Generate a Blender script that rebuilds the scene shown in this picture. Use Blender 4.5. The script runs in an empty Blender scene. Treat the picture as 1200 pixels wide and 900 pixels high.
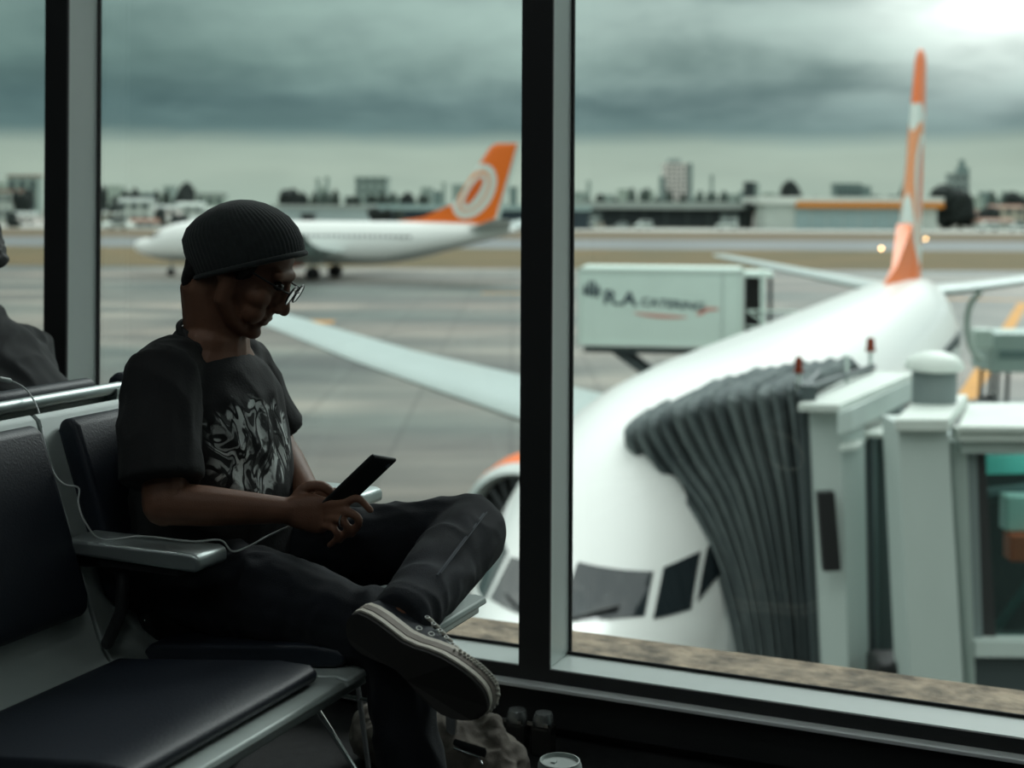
import bpy, bmesh, math, random
from mathutils import Vector, Matrix, noise
random.seed(7)
SC = bpy.context.scene
COL = SC.collection

# ------------------------------------------------------------------ camera
YAW = math.radians(23.6); ROLL = math.radians(0.3); FPX = 1650.0; CX, CY = 600.0, 244.0
CAM = Vector((0, 0, 1.25)); APRON = -6.05
FW = Vector((-math.sin(YAW), math.cos(YAW), 0)); RT = Vector((math.cos(YAW), math.sin(YAW), 0))
cr, sr = math.cos(ROLL), math.sin(ROLL)
CR = RT * cr + Vector((0, 0, 1)) * sr; CU = Vector((0, 0, 1)) * cr - RT * sr
cd = bpy.data.cameras.new('camera'); cam = bpy.data.objects.new('camera', cd); COL.objects.link(cam)
M3 = Matrix((CR, CU, -FW)).transposed()
cam.matrix_world = Matrix.Translation(CAM) @ M3.to_4x4()
cd.sensor_width = 36; cd.lens = FPX * 36 / 1200; cd.shift_y = (CY - 450) / 1200
cd.clip_start = .05; cd.clip_end = 6000
cd.dof.use_dof = True; cd.dof.focus_distance = 2.62; cd.dof.aperture_fstop = 3.2
SC.camera = cam

def at(px, py, X=None, Y=None, Z=None, d=None):
    r = CR * ((px - CX) / FPX) - CU * ((py - CY) / FPX) + FW
    if X is not None: t = (X - CAM.x) / r.x
    elif Y is not None: t = (Y - CAM.y) / r.y
    elif Z is not None: t = (Z - CAM.z) / r.z
    else: t = d
    return CAM + r * t

# ------------------------------------------------------------------ exposure
SC.view_settings.view_transform = 'Standard'; SC.view_settings.look = 'None'
SC.view_settings.exposure = 0.35; SC.view_settings.gamma = 1.0

# ------------------------------------------------------------------ node helper
class NT:
    def __init__(s, tree):
        s.t = tree; tree.nodes.clear()
    def n(s, typ, **kw):
        nd = s.t.nodes.new(typ)
        for k, v in kw.items():
            if k == 'ins':
                for a, b in v.items():
                    if hasattr(b, 'is_output'): s.t.links.new(b, nd.inputs[a])
                    else: nd.inputs[a].default_value = b
            else: setattr(nd, k, v)
        return nd
    def m(s, op, a, b=None, c=None, clamp=False):
        nd = s.t.nodes.new('ShaderNodeMath'); nd.operation = op; nd.use_clamp = clamp
        for i, v in enumerate((a, b, c)):
            if v is None: continue
            if hasattr(v, 'is_output'): s.t.links.new(v, nd.inputs[i])
            else: nd.inputs[i].default_value = v
        return nd.outputs[0]
    def ramp(s, fac, stops, interp='LINEAR'):
        nd = s.t.nodes.new('ShaderNodeValToRGB'); nd.color_ramp.interpolation = interp
        e = nd.color_ramp.elements
        while len(e) < len(stops): e.new(.5)
        for el, (p, c) in zip(e, stops):
            el.position = p; el.color = (*c, 1) if len(c) == 3 else c
        s.t.links.new(fac, nd.inputs[0]); return nd.outputs[0]
    def mix(s, fac, a, b, mode='MIX'):
        nd = s.t.nodes.new('ShaderNodeMix'); nd.data_type = 'RGBA'; nd.blend_type = mode
        for i, v in ((0, fac), (6, a), (7, b)):
            if hasattr(v, 'is_output'): s.t.links.new(v, nd.inputs[i])
            elif i == 0: nd.inputs[0].default_value = v
            else: nd.inputs[i].default_value = (*v, 1) if len(v) == 3 else v
        return nd.outputs[2]

def C(r, g, b):
    f = lambda v: (v / 255 / 12.92) if v / 255 <= .04045 else ((v / 255 + .055) / 1.055) ** 2.4
    return (f(r), f(g), f(b))

# ------------------------------------------------------------------ sky
W = bpy.data.worlds.new('overcast_sky'); SC.world = W; W.use_nodes = True
t = NT(W.node_tree)
tc = t.n('ShaderNodeTexCoord'); sp = t.n('ShaderNodeSeparateXYZ', ins={0: tc.outputs['Generated']})
zc = t.m('MAXIMUM', sp.outputs[2], 0.0)
den = t.m('ADD', zc, .16)
cx = t.m('DIVIDE', sp.outputs[0], den); cy = t.m('DIVIDE', sp.outputs[1], den)
cv = t.n('ShaderNodeCombineXYZ', ins={0: cx, 1: cy, 2: 0.0})
n1 = t.n('ShaderNodeTexNoise', ins={'Vector': cv.outputs[0], 'Scale': 1.15, 'Detail': 6.0, 'Roughness': .55, 'Distortion': .25})
n2 = t.n('ShaderNodeTexNoise', ins={'Vector': cv.outputs[0], 'Scale': .4, 'Detail': 3.0, 'Roughness': .5})
n4 = t.n('ShaderNodeTexNoise', ins={'Vector': t.n('ShaderNodeMapping', ins={0: tc.outputs['Generated'], 'Scale': (1, 1, 2.2)}).outputs[0], 'Scale': 9.0, 'Detail': 5.0, 'Roughness': .55, 'Distortion': .4})
cl = t.m('ADD', t.m('MULTIPLY', n4.outputs[0], .22), t.m('MULTIPLY', n1.outputs[0], .46)); cl = t.m('ADD', cl, t.m('MULTIPLY', n2.outputs[0], .32))
shade = t.ramp(cl, [(.30, (.47, .49, .5)), (.44, (.74, .76, .77)), (.52, (1.0, 1.0, .99)), (.62, (1.42, 1.38, 1.33)), (.72, (1.75, 1.65, 1.55))])
# bands wobble a little with the clouds
zw = t.m('ADD', zc, t.m('MULTIPLY', t.m('SUBTRACT', t.m('ADD', t.m('MULTIPLY', n1.outputs[0], .6), t.m('MULTIPLY', n4.outputs[0], .4)), .5), .034))
zs = t.m('POWER', t.m('MAXIMUM', zw, 0.0), .5)
base = t.ramp(zs, [(0.0, (.33, .40, .345)), (.17, (.35, .41, .35)), (.205, (.33, .395, .34)), (.235, (.122, .195, .195)), (.27, (.112, .185, .187)),
                   (.32, (.155, .240, .226)), (.39, (.185, .272, .255)), (.55, (.42, .5, .48)), (.75, (.95, 1.0, .97)), (1.0, (1.25, 1.3, 1.26))])
lowfade = t.ramp(zs, [(.0, (.15,) * 3), (.2, (.25,) * 3), (.26, (1,) * 3)])
sky = t.mix(1.0, base, t.mix(lowfade, (1, 1, 1), shade), 'MULTIPLY')
# veiled sun, up and to the right of the view
SUNV = (RT * .36 + FW * 1.0 + Vector((0, 0, .20))).normalized()
dp = t.n('ShaderNodeVectorMath', operation='DOT_PRODUCT', ins={0: tc.outputs['Generated'], 1: tuple(SUNV)})
dpc = t.m('MAXIMUM', dp.outputs['Value'], 0.0)
glow = t.m('ADD', t.m('MULTIPLY', t.m('POWER', dpc, 300.0), 1.3), t.m('MULTIPLY', t.m('POWER', dpc, 10.0), .23))
glow = t.m('MULTIPLY', glow, t.ramp(cl, [(.36, (.12,) * 3), (.52, (1,) * 3)]))
glow = t.m('MULTIPLY', glow, t.ramp(zs, [(.2, (.1,) * 3), (.36, (1,) * 3)]))
sky2 = t.mix(1.0, sky, t.mix(glow, (0, 0, 0), (1.0, .97, .93)), 'ADD')
bg = t.n('ShaderNodeBackground', ins={0: sky2, 1: 1.0})
wo = t.n('ShaderNodeOutputWorld', ins={0: bg.outputs[0]})

def light(name, typ, loc, rot, energy, color=(1, 1, 1), **kw):
    l = bpy.data.lights.new(name, typ); l.energy = energy; l.color = color
    for k, v in kw.items(): setattr(l, k, v)
    o = bpy.data.objects.new(name, l); COL.objects.link(o); o.location = loc; o.rotation_euler = rot
    return o
sun = light('veiled_sun', 'SUN', (0, 0, 30), (0, 0, 0), 1.45, (.97, 1, .99), angle=math.radians(32))
sun.rotation_euler = (-(RT * .42 + FW * .72 + Vector((0, 0, .78)))).to_track_quat('-Z', 'Y').to_euler()

# ------------------------------------------------------------------ materials
MATS = {}
def mat(name, col, rough=.6, metal=0.0, spec=.5, var=0.0, scale=8.0, bump=0.0, bscale=60.0, col2=None, coat=0.0, emit=None, sheen=0.0, stretch=None):
    if name in MATS: return MATS[name]
    m = bpy.data.materials.new(name); m.use_nodes = True; t = NT(m.node_tree)
    p = t.n('ShaderNodeBsdfPrincipled', ins={'Roughness': rough, 'Metallic': metal, 'Specular IOR Level': spec, 'Coat Weight': coat, 'Sheen Weight': sheen})
    tc = t.n('ShaderNodeTexCoord'); vec = tc.outputs['Object']
    if stretch: vec = t.n('ShaderNodeMapping', ins={0: vec, 'Scale': stretch}).outputs[0]
    if col2 or var:
        c2 = col2 or tuple(max(0, c * (1 - var)) for c in col)
        n = t.n('ShaderNodeTexNoise', ins={'Vector': vec, 'Scale': scale, 'Detail': 5.0, 'Roughness': .6})
        f = t.ramp(n.outputs[0], [(.35, (0, 0, 0)), (.65, (1, 1, 1))])
        t.t.links.new(t.mix(f, c2, col), p.inputs['Base Color'])
    else: p.inputs['Base Color'].default_value = (*col, 1)
    if bump:
        n = t.n('ShaderNodeTexNoise', ins={'Vector': vec, 'Scale': bscale, 'Detail': 4.0})
        b = t.n('ShaderNodeBump', ins={'Strength': 1.0, 'Distance': bump, 'Height': n.outputs[0]})
        t.t.links.new(b.outputs[0], p.inputs['Normal'])
    if emit:
        p.inputs['Emission Color'].default_value = (*emit[0], 1); p.inputs['Emission Strength'].default_value = emit[1]
    t.n('ShaderNodeOutputMaterial', ins={0: p.outputs[0]})
    MATS[name] = m; return m

def glass_mat(name, tint=(.95, .985, .975), refl=1.0):
    m = bpy.data.materials.new(name); m.use_nodes = True; t = NT(m.node_tree)
    tr = t.n('ShaderNodeBsdfTransparent', ins={0: (*tint, 1)})
    gl = t.n('ShaderNodeBsdfGlossy', ins={'Color': (1, 1, 1, 1), 'Roughness': .01})
    fr = t.n('ShaderNodeFresnel', ins={'IOR': 1.35})
    mx = t.n('ShaderNodeMixShader', ins={0: t.m('MULTIPLY', fr.outputs[0], refl), 1: tr.outputs[0], 2: gl.outputs[0]})
    t.n('ShaderNodeOutputMaterial', ins={0: mx.outputs[0]})
    MATS[name] = m; return m

# ------------------------------------------------------------------ mesh helpers
class MB:
    def __init__(s): s.v = []; s.f = []
    def add(s, vs, fs, mtx=None):
        o = len(s.v)
        s.v += [tuple(mtx @ Vector(v)) for v in vs] if mtx else [tuple(v) for v in vs]
        s.f += [tuple(i + o for i in f) for f in fs]
        return s
    def box(s, lo, hi, mtx=None, taper=None):
        x0, y0, z0 = lo; x1, y1, z1 = hi
        vs = [(x0, y0, z0), (x1, y0, z0), (x1, y1, z0), (x0, y1, z0), (x0, y0, z1), (x1, y0, z1), (x1, y1, z1), (x0, y1, z1)]
        return s.add(vs, [(3, 2, 1, 0), (4, 5, 6, 7), (0, 1, 5, 4), (1, 2, 6, 5), (2, 3, 7, 6), (3, 0, 4, 7)], mtx)
    def prism(s, poly, z0, z1, mtx=None):
        n = len(poly)
        a = sum(poly[i][0] * poly[(i + 1) % n][1] - poly[(i + 1) % n][0] * poly[i][1] for i in range(n))
        if a < 0: poly = poly[::-1]
        g = (lambda z, i: z[i] if isinstance(z, (list, tuple)) else z)
        vs = [(p[0], p[1], g(z0, i)) for i, p in enumerate(poly)] + [(p[0], p[1], g(z1, i)) for i, p in enumerate(poly)]
        fs = [tuple(range(n))[::-1], tuple(range(n, 2 * n))] + [(i, (i + 1) % n, n + (i + 1) % n, n + i) for i in range(n)]
        return s.add(vs, fs, mtx)
    def extr(s, prof, a0, a1, axis='y', mtx=None):      # closed profile in xz extruded along y (or yz along x)
        n = len(prof)
        if axis == 'y': mk = lambda p, a: (p[0], a, p[1])
        else: mk = lambda p, a: (a, p[0], p[1])
        vs = [mk(p, a0) for p in prof] + [mk(p, a1) for p in prof]
        fs = [tuple(range(n)), tuple(range(2 * n - 1, n - 1, -1))] + [((i + 1) % n, i, n + i, n + (i + 1) % n) for i in range(n)]
        return s.add(vs, fs, mtx)
    def loft(s, rings, caps=True, closed=True, mtx=None):
        n = len(rings[0]); vs = [p for r in rings for p in r]; fs = []
        for k in range(len(rings) - 1):
            for i in range(n if closed else n - 1):
                j = (i + 1) % n
                fs.append((k * n + i, k * n + j, (k + 1) * n + j, (k + 1) * n + i))
        if caps and closed:
            fs.append(tuple(range(n))[::-1]); fs.append(tuple(range((len(rings) - 1) * n, len(rings) * n)))
        return s.add(vs, fs, mtx)
    def tube(s, pts, rad, n=12, up=None, round_ends=True, mtx=None):
        """pts: points; rad: number, list of numbers or list of (a, b) half axes (a along 'up'-cross, b along up)"""
        pts = [Vector(p) for p in pts]; N = len(pts)
        if not isinstance(rad, (list, tuple)): rad = [rad] * N
        rad = [(r, r) if not isinstance(r, (list, tuple)) else r for r in rad]
        tang = []
        for i in range(N):
            a = pts[max(i - 1, 0)]; b = pts[min(i + 1, N - 1)]; tang.append((b - a).normalized())
        u = Vector(up) if up else (Vector((0, 0, 1)) if abs(tang[0].z) < .9 else Vector((1, 0, 0)))
        rings = []
        def ring(c, tg, a, b):
            nonlocal u
            bb = (u - tg * u.dot(tg)); bb = bb.normalized() if bb.length > 1e-6 else tg.orthogonal().normalized()
            if not up: u = bb
            aa = bb.cross(tg)
            rings.append([c + aa * (a * math.cos(2 * math.pi * k / n)) + bb * (b * math.sin(2 * math.pi * k / n)) for k in range(n)])
        if round_ends:
            a, b = rad[0]; e = min(a, b)
            for q in (.97, .75, .35): ring(pts[0] - tang[0] * e * q, tang[0], a * math.sqrt(1 - q * q), b * math.sqrt(1 - q * q))
        for i in range(N): ring(pts[i], tang[i], *rad[i])
        if round_ends and round_ends != 'start':
            a, b = rad[-1]; e = min(a, b)
            for q in (.35, .75, .97): ring(pts[-1] + tang[-1] * e * q, tang[-1], a * math.sqrt(1 - q * q), b * math.sqrt(1 - q * q))
        return s.loft(rings, mtx=mtx)
    def ell(s, c, r, mtx=None, n=16, m=10):
        c = Vector(c); rings = []
        for k in range(m + 1):
            th = math.pi * min(max(k / m, .02), .98)
            rings.append([c + Vector((r[0] * math.sin(th) * math.cos(2 * math.pi * i / n), r[1] * math.sin(th) * math.sin(2 * math.pi * i / n), -r[2] * math.cos(th))) for i in range(n)])
        return s.loft(rings, mtx=mtx)
    def lathe(s, prof, n=24, mtx=None, caps=True):      # prof: (r, z)
        rings = [[(r * math.cos(2 * math.pi * i / n), r * math.sin(2 * math.pi * i / n), z) for i in range(n)] for r, z in prof]
        return s.loft(rings, caps=caps, mtx=mtx)
    def torus(s, c, R, r, mtx=None, n=20, m=8, axis='z', ry=None):
        rings = []
        for i in range(n + 1):
            a = 2 * math.pi * i / n; ring = []
            for k in range(m):
                b = 2 * math.pi * k / m; rr = R + r * math.cos(b); r2 = (ry or R) + r * math.cos(b)
                p = (rr * math.cos(a), r2 * math.sin(a), r * math.sin(b))
                if axis == 'x': p = (p[2], p[0], p[1])
                if axis == 'y': p = (p[0], p[2], p[1])
                ring.append(Vector(c) + Vector(p))
            rings.append(ring)
        return s.loft(rings, caps=False, mtx=mtx)
    def mesh(s, name):
        me = bpy.data.meshes.new(name); me.from_pydata(s.v, [], s.f); me.update()
        bm = bmesh.new(); bm.from_mesh(me); bmesh.ops.recalc_face_normals(bm, faces=bm.faces); bm.to_mesh(me); bm.free()
        return me
    def build(s, name, m, parent=None, smooth=None, bevel=0.0, seg=2, subd=0):
        me = s.mesh(name)
        return link(name, me, m, parent, smooth, bevel, seg, subd)

def link(name, me, m, parent=None, smooth=None, bevel=0.0, seg=2, subd=0):
    o = bpy.data.objects.new(name, me); COL.objects.link(o)
    if m and not me.materials: me.materials.append(m)
    if smooth is not None:
        me.polygons.foreach_set('use_smooth', [True] * len(me.polygons)); me.set_sharp_from_angle(angle=math.radians(smooth))
    if bevel:
        b = o.modifiers.new('bevel', 'BEVEL'); b.width = bevel; b.segments = seg; b.limit_method = 'ANGLE'; b.angle_limit = math.radians(40)
    if subd:
        b = o.modifiers.new('subd', 'SUBSURF'); b.levels = subd; b.render_levels = subd
    if parent: o.parent = parent
    return o

def remesh(name, mb, voxel, m, parent=None, smooth_it=4, fn=None):
    me = mb.mesh(name); o = bpy.data.objects.new(name, me); COL.objects.link(o)
    r = o.modifiers.new('r', 'REMESH'); r.mode = 'VOXEL'; r.voxel_size = voxel
    s = o.modifiers.new('s', 'SMOOTH'); s.iterations = smooth_it; s.factor = .5
    bpy.context.view_layer.update()
    dg = bpy.context.evaluated_depsgraph_get(); ev = bpy.data.meshes.new_from_object(o.evaluated_get(dg), depsgraph=dg)
    bpy.data.objects.remove(o); bpy.data.meshes.remove(me); ev.name = name
    if fn:
        nr = [v.normal.copy() for v in ev.vertices]
        for v, n in zip(ev.vertices, nr): v.co += n * fn(v.co, n)
    ev.materials.clear(); ev.materials.append(m)
    ev.polygons.foreach_set('use_smooth', [True] * len(ev.polygons)); ev.update()
    ob = bpy.data.objects.new(name, ev); COL.objects.link(ob)
    if parent: ob.parent = parent
    return ob

def tag(o, label=None, cat=None, group=None, kind=None):
    if label: o['label'] = label
    if cat: o['category'] = cat
    if group: o['group'] = group
    if kind: o['kind'] = kind
    return o
def thing(name, label, cat, loc=(0, 0, 0), rz=0.0, group=None, scale=1.0):
    o = bpy.data.objects.new(name, None); COL.objects.link(o); o.location = loc; o.rotation_euler = (0, 0, rz); o.scale = (scale,) * 3
    o.empty_display_size = .2
    return tag(o, label, cat, group)
def structure(o): o['kind'] = 'structure'; return o
def copy_tree(o, parent=None):
    c = o.copy(); COL.objects.link(c)
    if parent: c.parent = parent
    for ch in list(o.children): copy_tree(ch, c)
    return c
def interp(tab, x):
    """smooth (monotone-ish cubic) interpolation of rows (x, a, b, c ...)"""
    xs = [r[0] for r in tab]
    if x <= xs[0]: return tab[0][1:]
    if x >= xs[-1]: return tab[-1][1:]
    i = max(k for k in range(len(xs) - 1) if xs[k] <= x)
    h = xs[i + 1] - xs[i]; u = (x - xs[i]) / h; out = []
    def sl(k, j):
        if k <= 0 or k >= len(xs) - 1:
            k2 = min(max(k, 0), len(xs) - 2) if k <= 0 else len(xs) - 2
            return (tab[k2 + 1][j] - tab[k2][j]) / (xs[k2 + 1] - xs[k2])
        a = (tab[k][j] - tab[k - 1][j]) / (xs[k] - xs[k - 1]); b = (tab[k + 1][j] - tab[k][j]) / (xs[k + 1] - xs[k])
        return 0 if a * b <= 0 else 2 * a * b / (a + b)
    for j in range(1, len(tab[0])):
        p0, p1 = tab[i][j], tab[i + 1][j]; m0, m1 = sl(i, j) * h, sl(i + 1, j) * h
        out.append((2 * u ** 3 - 3 * u ** 2 + 1) * p0 + (u ** 3 - 2 * u ** 2 + u) * m0 + (-2 * u ** 3 + 3 * u ** 2) * p1 + (u ** 3 - u ** 2) * m1)
    return out
def curve_pts(pts, k=6):
    """Catmull-Rom resample"""
    P = [Vector(p) for p in pts]; out = []
    for i in range(len(P) - 1):
        p0, p1, p2, p3 = P[max(i - 1, 0)], P[i], P[i + 1], P[min(i + 2, len(P) - 1)]
        for j in range(k):
            u = j / k
            out.append(.5 * ((2 * p1) + (p2 - p0) * u + (2 * p0 - 5 * p1 + 4 * p2 - p3) * u * u + (3 * p1 - p0 - 3 * p2 + p3) * u ** 3))
    return out + [P[-1]]

# ------------------------------------------------------------------ palette
DARKM = mat('dark_frame', (.026, .028, .029), .55, 0)
FRAMEM = mat('grey_frame_paint', (.76, .84, .81), .33, 0, var=.05, scale=3)
METAL = mat('satin_aluminium', (.50, .56, .55), .38, .75, var=.08, scale=5)
SHELL = mat('pale_grey_shell', (.42, .48, .46), .45, .15, var=.06, scale=6)
LEATHER = mat('black_vinyl', (.015, .020, .030), .45, 0, .4, bump=.0006, bscale=260)
CHROME = mat('chrome', (.7, .73, .73), .15, 1.0)
BLACKP = mat('black_plastic', (.022, .023, .024), .45)
GASKET = mat('rubber_gasket', (.008, .009, .009), .8)
GLASS = glass_mat('window_glass')

# ------------------------------------------------------------------ room
YW = 3.08; TD = .13
structure(MB().box((-7, -6, -.12), (9.0, YW + .05, 0)).build('floor', mat('dark_carpet', (.030, .031, .032), .9, var=.3, scale=30, bump=.002, bscale=300)))
structure(MB().box((-7, -6, 5.2), (9.0, YW + .05, 5.32)).build('ceiling', mat('ceiling_paint', (.10, .11, .11), .8)))
WALLM = mat('dark_wall_paint', (.05, .055, .056), .7)
structure(MB().box((-7.15, -6, -.12), (-7, YW + .05, 5.32)).build('wall_left', WALLM))
structure(MB().box((9.0, -6, -.12), (9.15, YW + .05, 5.32)).build('wall_right', WALLM))
structure(MB().box((-7.15, -6.15, -.12), (9.15, -6, 5.32)).build('wall_back', WALLM))
structure(MB().box((-7, YW + .03, -.3), (9.0, YW + .22, .062)).build('wall_front', mat('sill_wall_dark', (.040, .043, .044), .55)))
# bottom rail of the glazing, its ledge strip and the head rail
structure(MB().box((-7, YW, .12), (9.0, YW + TD, .165)).build('trim_1', FRAMEM, bevel=.0015))
structure(MB().box((-7, YW - .004, .12), (9.0, YW, .163)).build('trim_2', DARKM))
structure(MB().box((-7, YW - .040, .124), (9.0, YW - .004, .133)).build('trim_3', mat('white_strip', (.9, .93, .92), .3), bevel=.002))
structure(MB().box((-7, YW - .010, .03), (9.0, YW + .03, .119)).build('trim_4', DARKM))
structure(MB().box((-7, YW, 5.0), (9.0, YW + TD, 5.2)).build('trim_5', FRAMEM))
MX = [-1.281 + 1.4475 * k for k in range(-3, 8)]
for i, x in enumerate(MX):
    r = structure(MB().box((x - .038, YW + .004, .165), (x + .038, YW + TD, 5.0)).build('trim_%d' % (6 + i), FRAMEM, bevel=.002))
    MB().box((x - .0395, YW - .004, .163), (x + .0395, YW + .004, 5.0)).build('mullion_face', DARKM, r)  # front sheet much darker than the mullion body
    MB().box((x + .038, YW + TD - .008, .165), (x + .0435, YW + TD + .004, 5.0)).build('gasket', GASKET, r)
edges = [-7] + MX + [9.0]
for i in range(len(edges) - 1):
    a, b = edges[i] + .036, edges[i + 1] - .036
    w = structure(MB().box((a, YW + TD - .006, .16), (b, YW + TD + .006, 5.01)).build('window_%d' % (i + 1), GLASS))
    MB().box((a, YW + TD - .014, .163), (b, YW + TD - .007, .172)).build('gasket', GASKET, w)
# concrete ledge outside
LEDGE = mat('weathered_concrete', C(150, 135, 118), .9, 0, .2, col2=C(88, 80, 72), scale=14, bump=.006, bscale=45)
structure(MB().box((-7.2, YW + .22, -1.0), (9.2, YW + .52, .098)).build('trim_17', LEDGE, bevel=.008))
structure(MB().box((-7.2, YW + .12, APRON), (9.2, YW + .5, -.3)).build('wall_facade', mat('facade_concrete', C(120, 120, 116), .9, var=.2, scale=2)))
# unseen fill lights added in the ceiling behind the viewer, lifting the blacks
FILLM = mat('fill_lens', (.8, .8, .8), .5, emit=((.9, 1, .98), 50.0))
fill_spots = [(-4.2, .2), (-2.0, -1.2), (.2, .2), (-4.2, -3.4), (-1.2, -3.6), (1.8, -2.4)]
for k, (x, y) in enumerate(fill_spots):
    o = thing('fill_downlight', 'round fill light added in the dark ceiling, unseen behind the viewer', 'light', (x, y, 5.2), group='added ceiling fill lights')
    MB().lathe([(.16, 0), (.17, -.012), (.14, -.014), (.13, -.004)], 24).build('trim_ring', FRAMEM, o, 40)
    MB().lathe([(.001, -.006), (.128, -.006), (.128, -.003), (.001, -.003)], 24).build('lens', FILLM, o)
# ------------------------------------------------------------------ outside: everything stands on the apron, axes x = right, y = away, z = up
H0 = CAM.z - APRON
def yh(px): return CY + (px - CX) * sr
def L(px, d): return (px - CX) / FPX * d                      # sideways metres at a distance
def ZZ(px, py, d): return H0 - (py - yh(px)) / FPX * d        # height over the apron
def wpos(l, d, z=0.0): p = RT * l + FW * d; return (p.x, p.y, APRON + z)
def site(name, label, cat, l, d, rz=0.0, group=None, scale=1.0, z=0.0):
    return thing(name, label, cat, wpos(l, d, z), YAW + rz, group, scale)
def srf(name, lo, hi, m, z=0.0):
    o = MB().box(lo, hi).build(name, m); o.location = wpos(0, 0, z); o.rotation_euler = (0, 0, YAW); return structure(o)

# apron with concrete slabs, oil stains
m = bpy.data.materials.new('apron_concrete'); m.use_nodes = True; t = NT(m.node_tree); MATS['apron'] = m
tc = t.n('ShaderNodeTexCoord'); mp = t.n('ShaderNodeMapping', ins={0: tc.outputs['Object'], 'Scale': (.35, 1.0, 1.0)})
a = t.n('ShaderNodeTexNoise', ins={'Vector': mp.outputs[0], 'Scale': .13, 'Detail': 6.0, 'Roughness': .62})
b = t.n('ShaderNodeTexNoise', ins={'Vector': mp.outputs[0], 'Scale': .045, 'Detail': 3.0})
c1 = t.ramp(a.outputs[0], [(.36, C(96, 98, 96)), (.48, C(126, 127, 122)), (.56, C(150, 148, 141)), (.66, C(182, 176, 166))])
c2 = t.ramp(b.outputs[0], [(.40, C(150, 168, 166)), (.5, C(205, 205, 200)), (.6, C(226, 214, 206))])
br = t.n('ShaderNodeTexBrick', ins={'Vector': tc.outputs['Object'], 'Scale': .14, 'Mortar Size': .008, 'Color1': (1, 1, 1, 1), 'Color2': (.86, .86, .87, 1), 'Mortar': (.55, .55, .55, 1)}, offset=0.0)
col = t.mix(1.0, t.mix(1.0, c1, c2, 'MULTIPLY'), br.outputs[0], 'MULTIPLY')
p = t.n('ShaderNodeBsdfPrincipled', ins={0: col, 'Roughness': .55})
t.n('ShaderNodeOutputMaterial', ins={0: p.outputs[0]})
apron = srf('floor_apron', (-420, -30, -.5), (480, 172, 0), m)
FARG = mat('far_ground', C(128, 128, 116), .9, var=.3, scale=.02)
srf('ground_far', (-2200, 172, -.6), (2600, 3200, -.03), FARG)
ASPH = mat('runway_asphalt', C(112, 117, 118), .75, var=.2, scale=.05)
GRASS = mat('dry_grass', C(108, 90, 56), .95, col2=C(88, 80, 52), scale=.06)
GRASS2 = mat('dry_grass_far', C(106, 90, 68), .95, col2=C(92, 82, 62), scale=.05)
srf('ground_grass_near', (-700, 172, -.03), (900, 252, .04), GRASS)
srf('ground_runway', (-900, 252, -.03), (1200, 330, .03), ASPH)
srf('ground_grass_far', (-1200, 330, -.03), (1400, 455, .04), GRASS2)
srf('ground_perimeter_road', (-1400, 455, -.03), (1600, 520, .05), mat('pale_road', C(178, 180, 174), .8, var=.15, scale=.02))
LINE = mat('apron_line_orange', C(214, 150, 50), .7, var=.35, scale=1.5)
def line(pts, w):
    """a painted stripe on the apron: part of the apron, a few millimetres of paint"""
    mb = MB()
    for (l0, d0), (l1, d1) in zip(pts, pts[1:]):
        v = Vector((l1 - l0, d1 - d0)).normalized() * w / 2
        mb.prism([(l0 - v.y, d0 + v.x), (l1 - v.y, d1 + v.x), (l1 + v.y, d1 - v.x), (l0 + v.y, d0 - v.x)], .0, .012)
    return mb.build('painted_line', LINE, apron)
line([(-13.6, 89.5), (-11.3, 89.5)], 2.0)
line([(17.6, 54.5), (40.5, 111.5)], .75)
line([(-2.6, 121), (1.0, 121)], .9)
line([(33, 117), (52, 113)], 1.0)
# runway edge lights
for l, d, lab in ((L(1033, 250), 250, 'warm runway edge light at left foot of the near tail fin'), (L(1085, 335), 335, 'dimmer runway edge light right of the near tail fin')):
    o = site('runway_light', lab, 'light', l, d)
    MB().lathe([(.22, 0), (.12, .12), (.1, .3)], 10).build('post', BLACKP, o)
    MB().ell((0, 0, .5), (.26, .26, .24), n=12, m=8).build('lamp', mat('runway_lamp', (1, .7, .4), .5, emit=((1, .55, .24), 9.0)), o)

# ------------------------------------------------------------------ far buildings and trees
def bm_(name, r, g, b, **k): return mat('wall_' + name, C(r, g, b), .85, var=k.get('var', .08), scale=.2)
WINM = mat('far_window', C(70, 84, 86), .3)
def building(label, px0, px1, ytop, d, m, ybase=None, depth=12.0, roofm=None, roof_h=.8, over=.4, win=None, rz=0.0, group=None, cat='building', gable=0.0, name='building'):
    pc = (px0 + px1) / 2; l = L(pc, d); w = L(px1, d) - L(px0, d); h = ZZ(pc, ytop, d)
    o = site(name, label, cat, l, d + depth / 2, rz, group)
    hb = h - roof_h
    MB().box((-w / 2, -depth / 2, -.4), (w / 2, depth / 2, hb)).build('wall', m, o)
    r = MB()
    if gable:
        y0, y1, x = -depth / 2 - over, depth / 2 + over, w / 2 + over
        r.add([(-x, y0, hb - gable), (x, y0, hb - gable), (x, y1, hb - gable), (-x, y1, hb - gable), (-x, 0, h), (x, 0, h)], [(0, 1, 5, 4), (2, 3, 4, 5), (0, 4, 3), (1, 2, 5), (3, 2, 1, 0)])
    else: r.box((-w / 2 - over, -depth / 2 - over, hb), (w / 2 + over, depth / 2 + over, h))
    r.build('roof', roofm or m, o)
    if win:
        nx, nz = win; proto = None
        for i in range(nx):
            for k in range(nz):
                x = -w / 2 + w * (i + .5) / nx; z = hb * (k + .55) / nz; ww = w / nx * .28; wh = hb / nz * .26
                if proto is None:
                    proto = MB().box((-ww, -.12, -wh), (ww, .12, wh)).mesh('window')
                q = link('window', proto, WINM, o); q.location = (x, -depth / 2, z)
    return o
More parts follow.
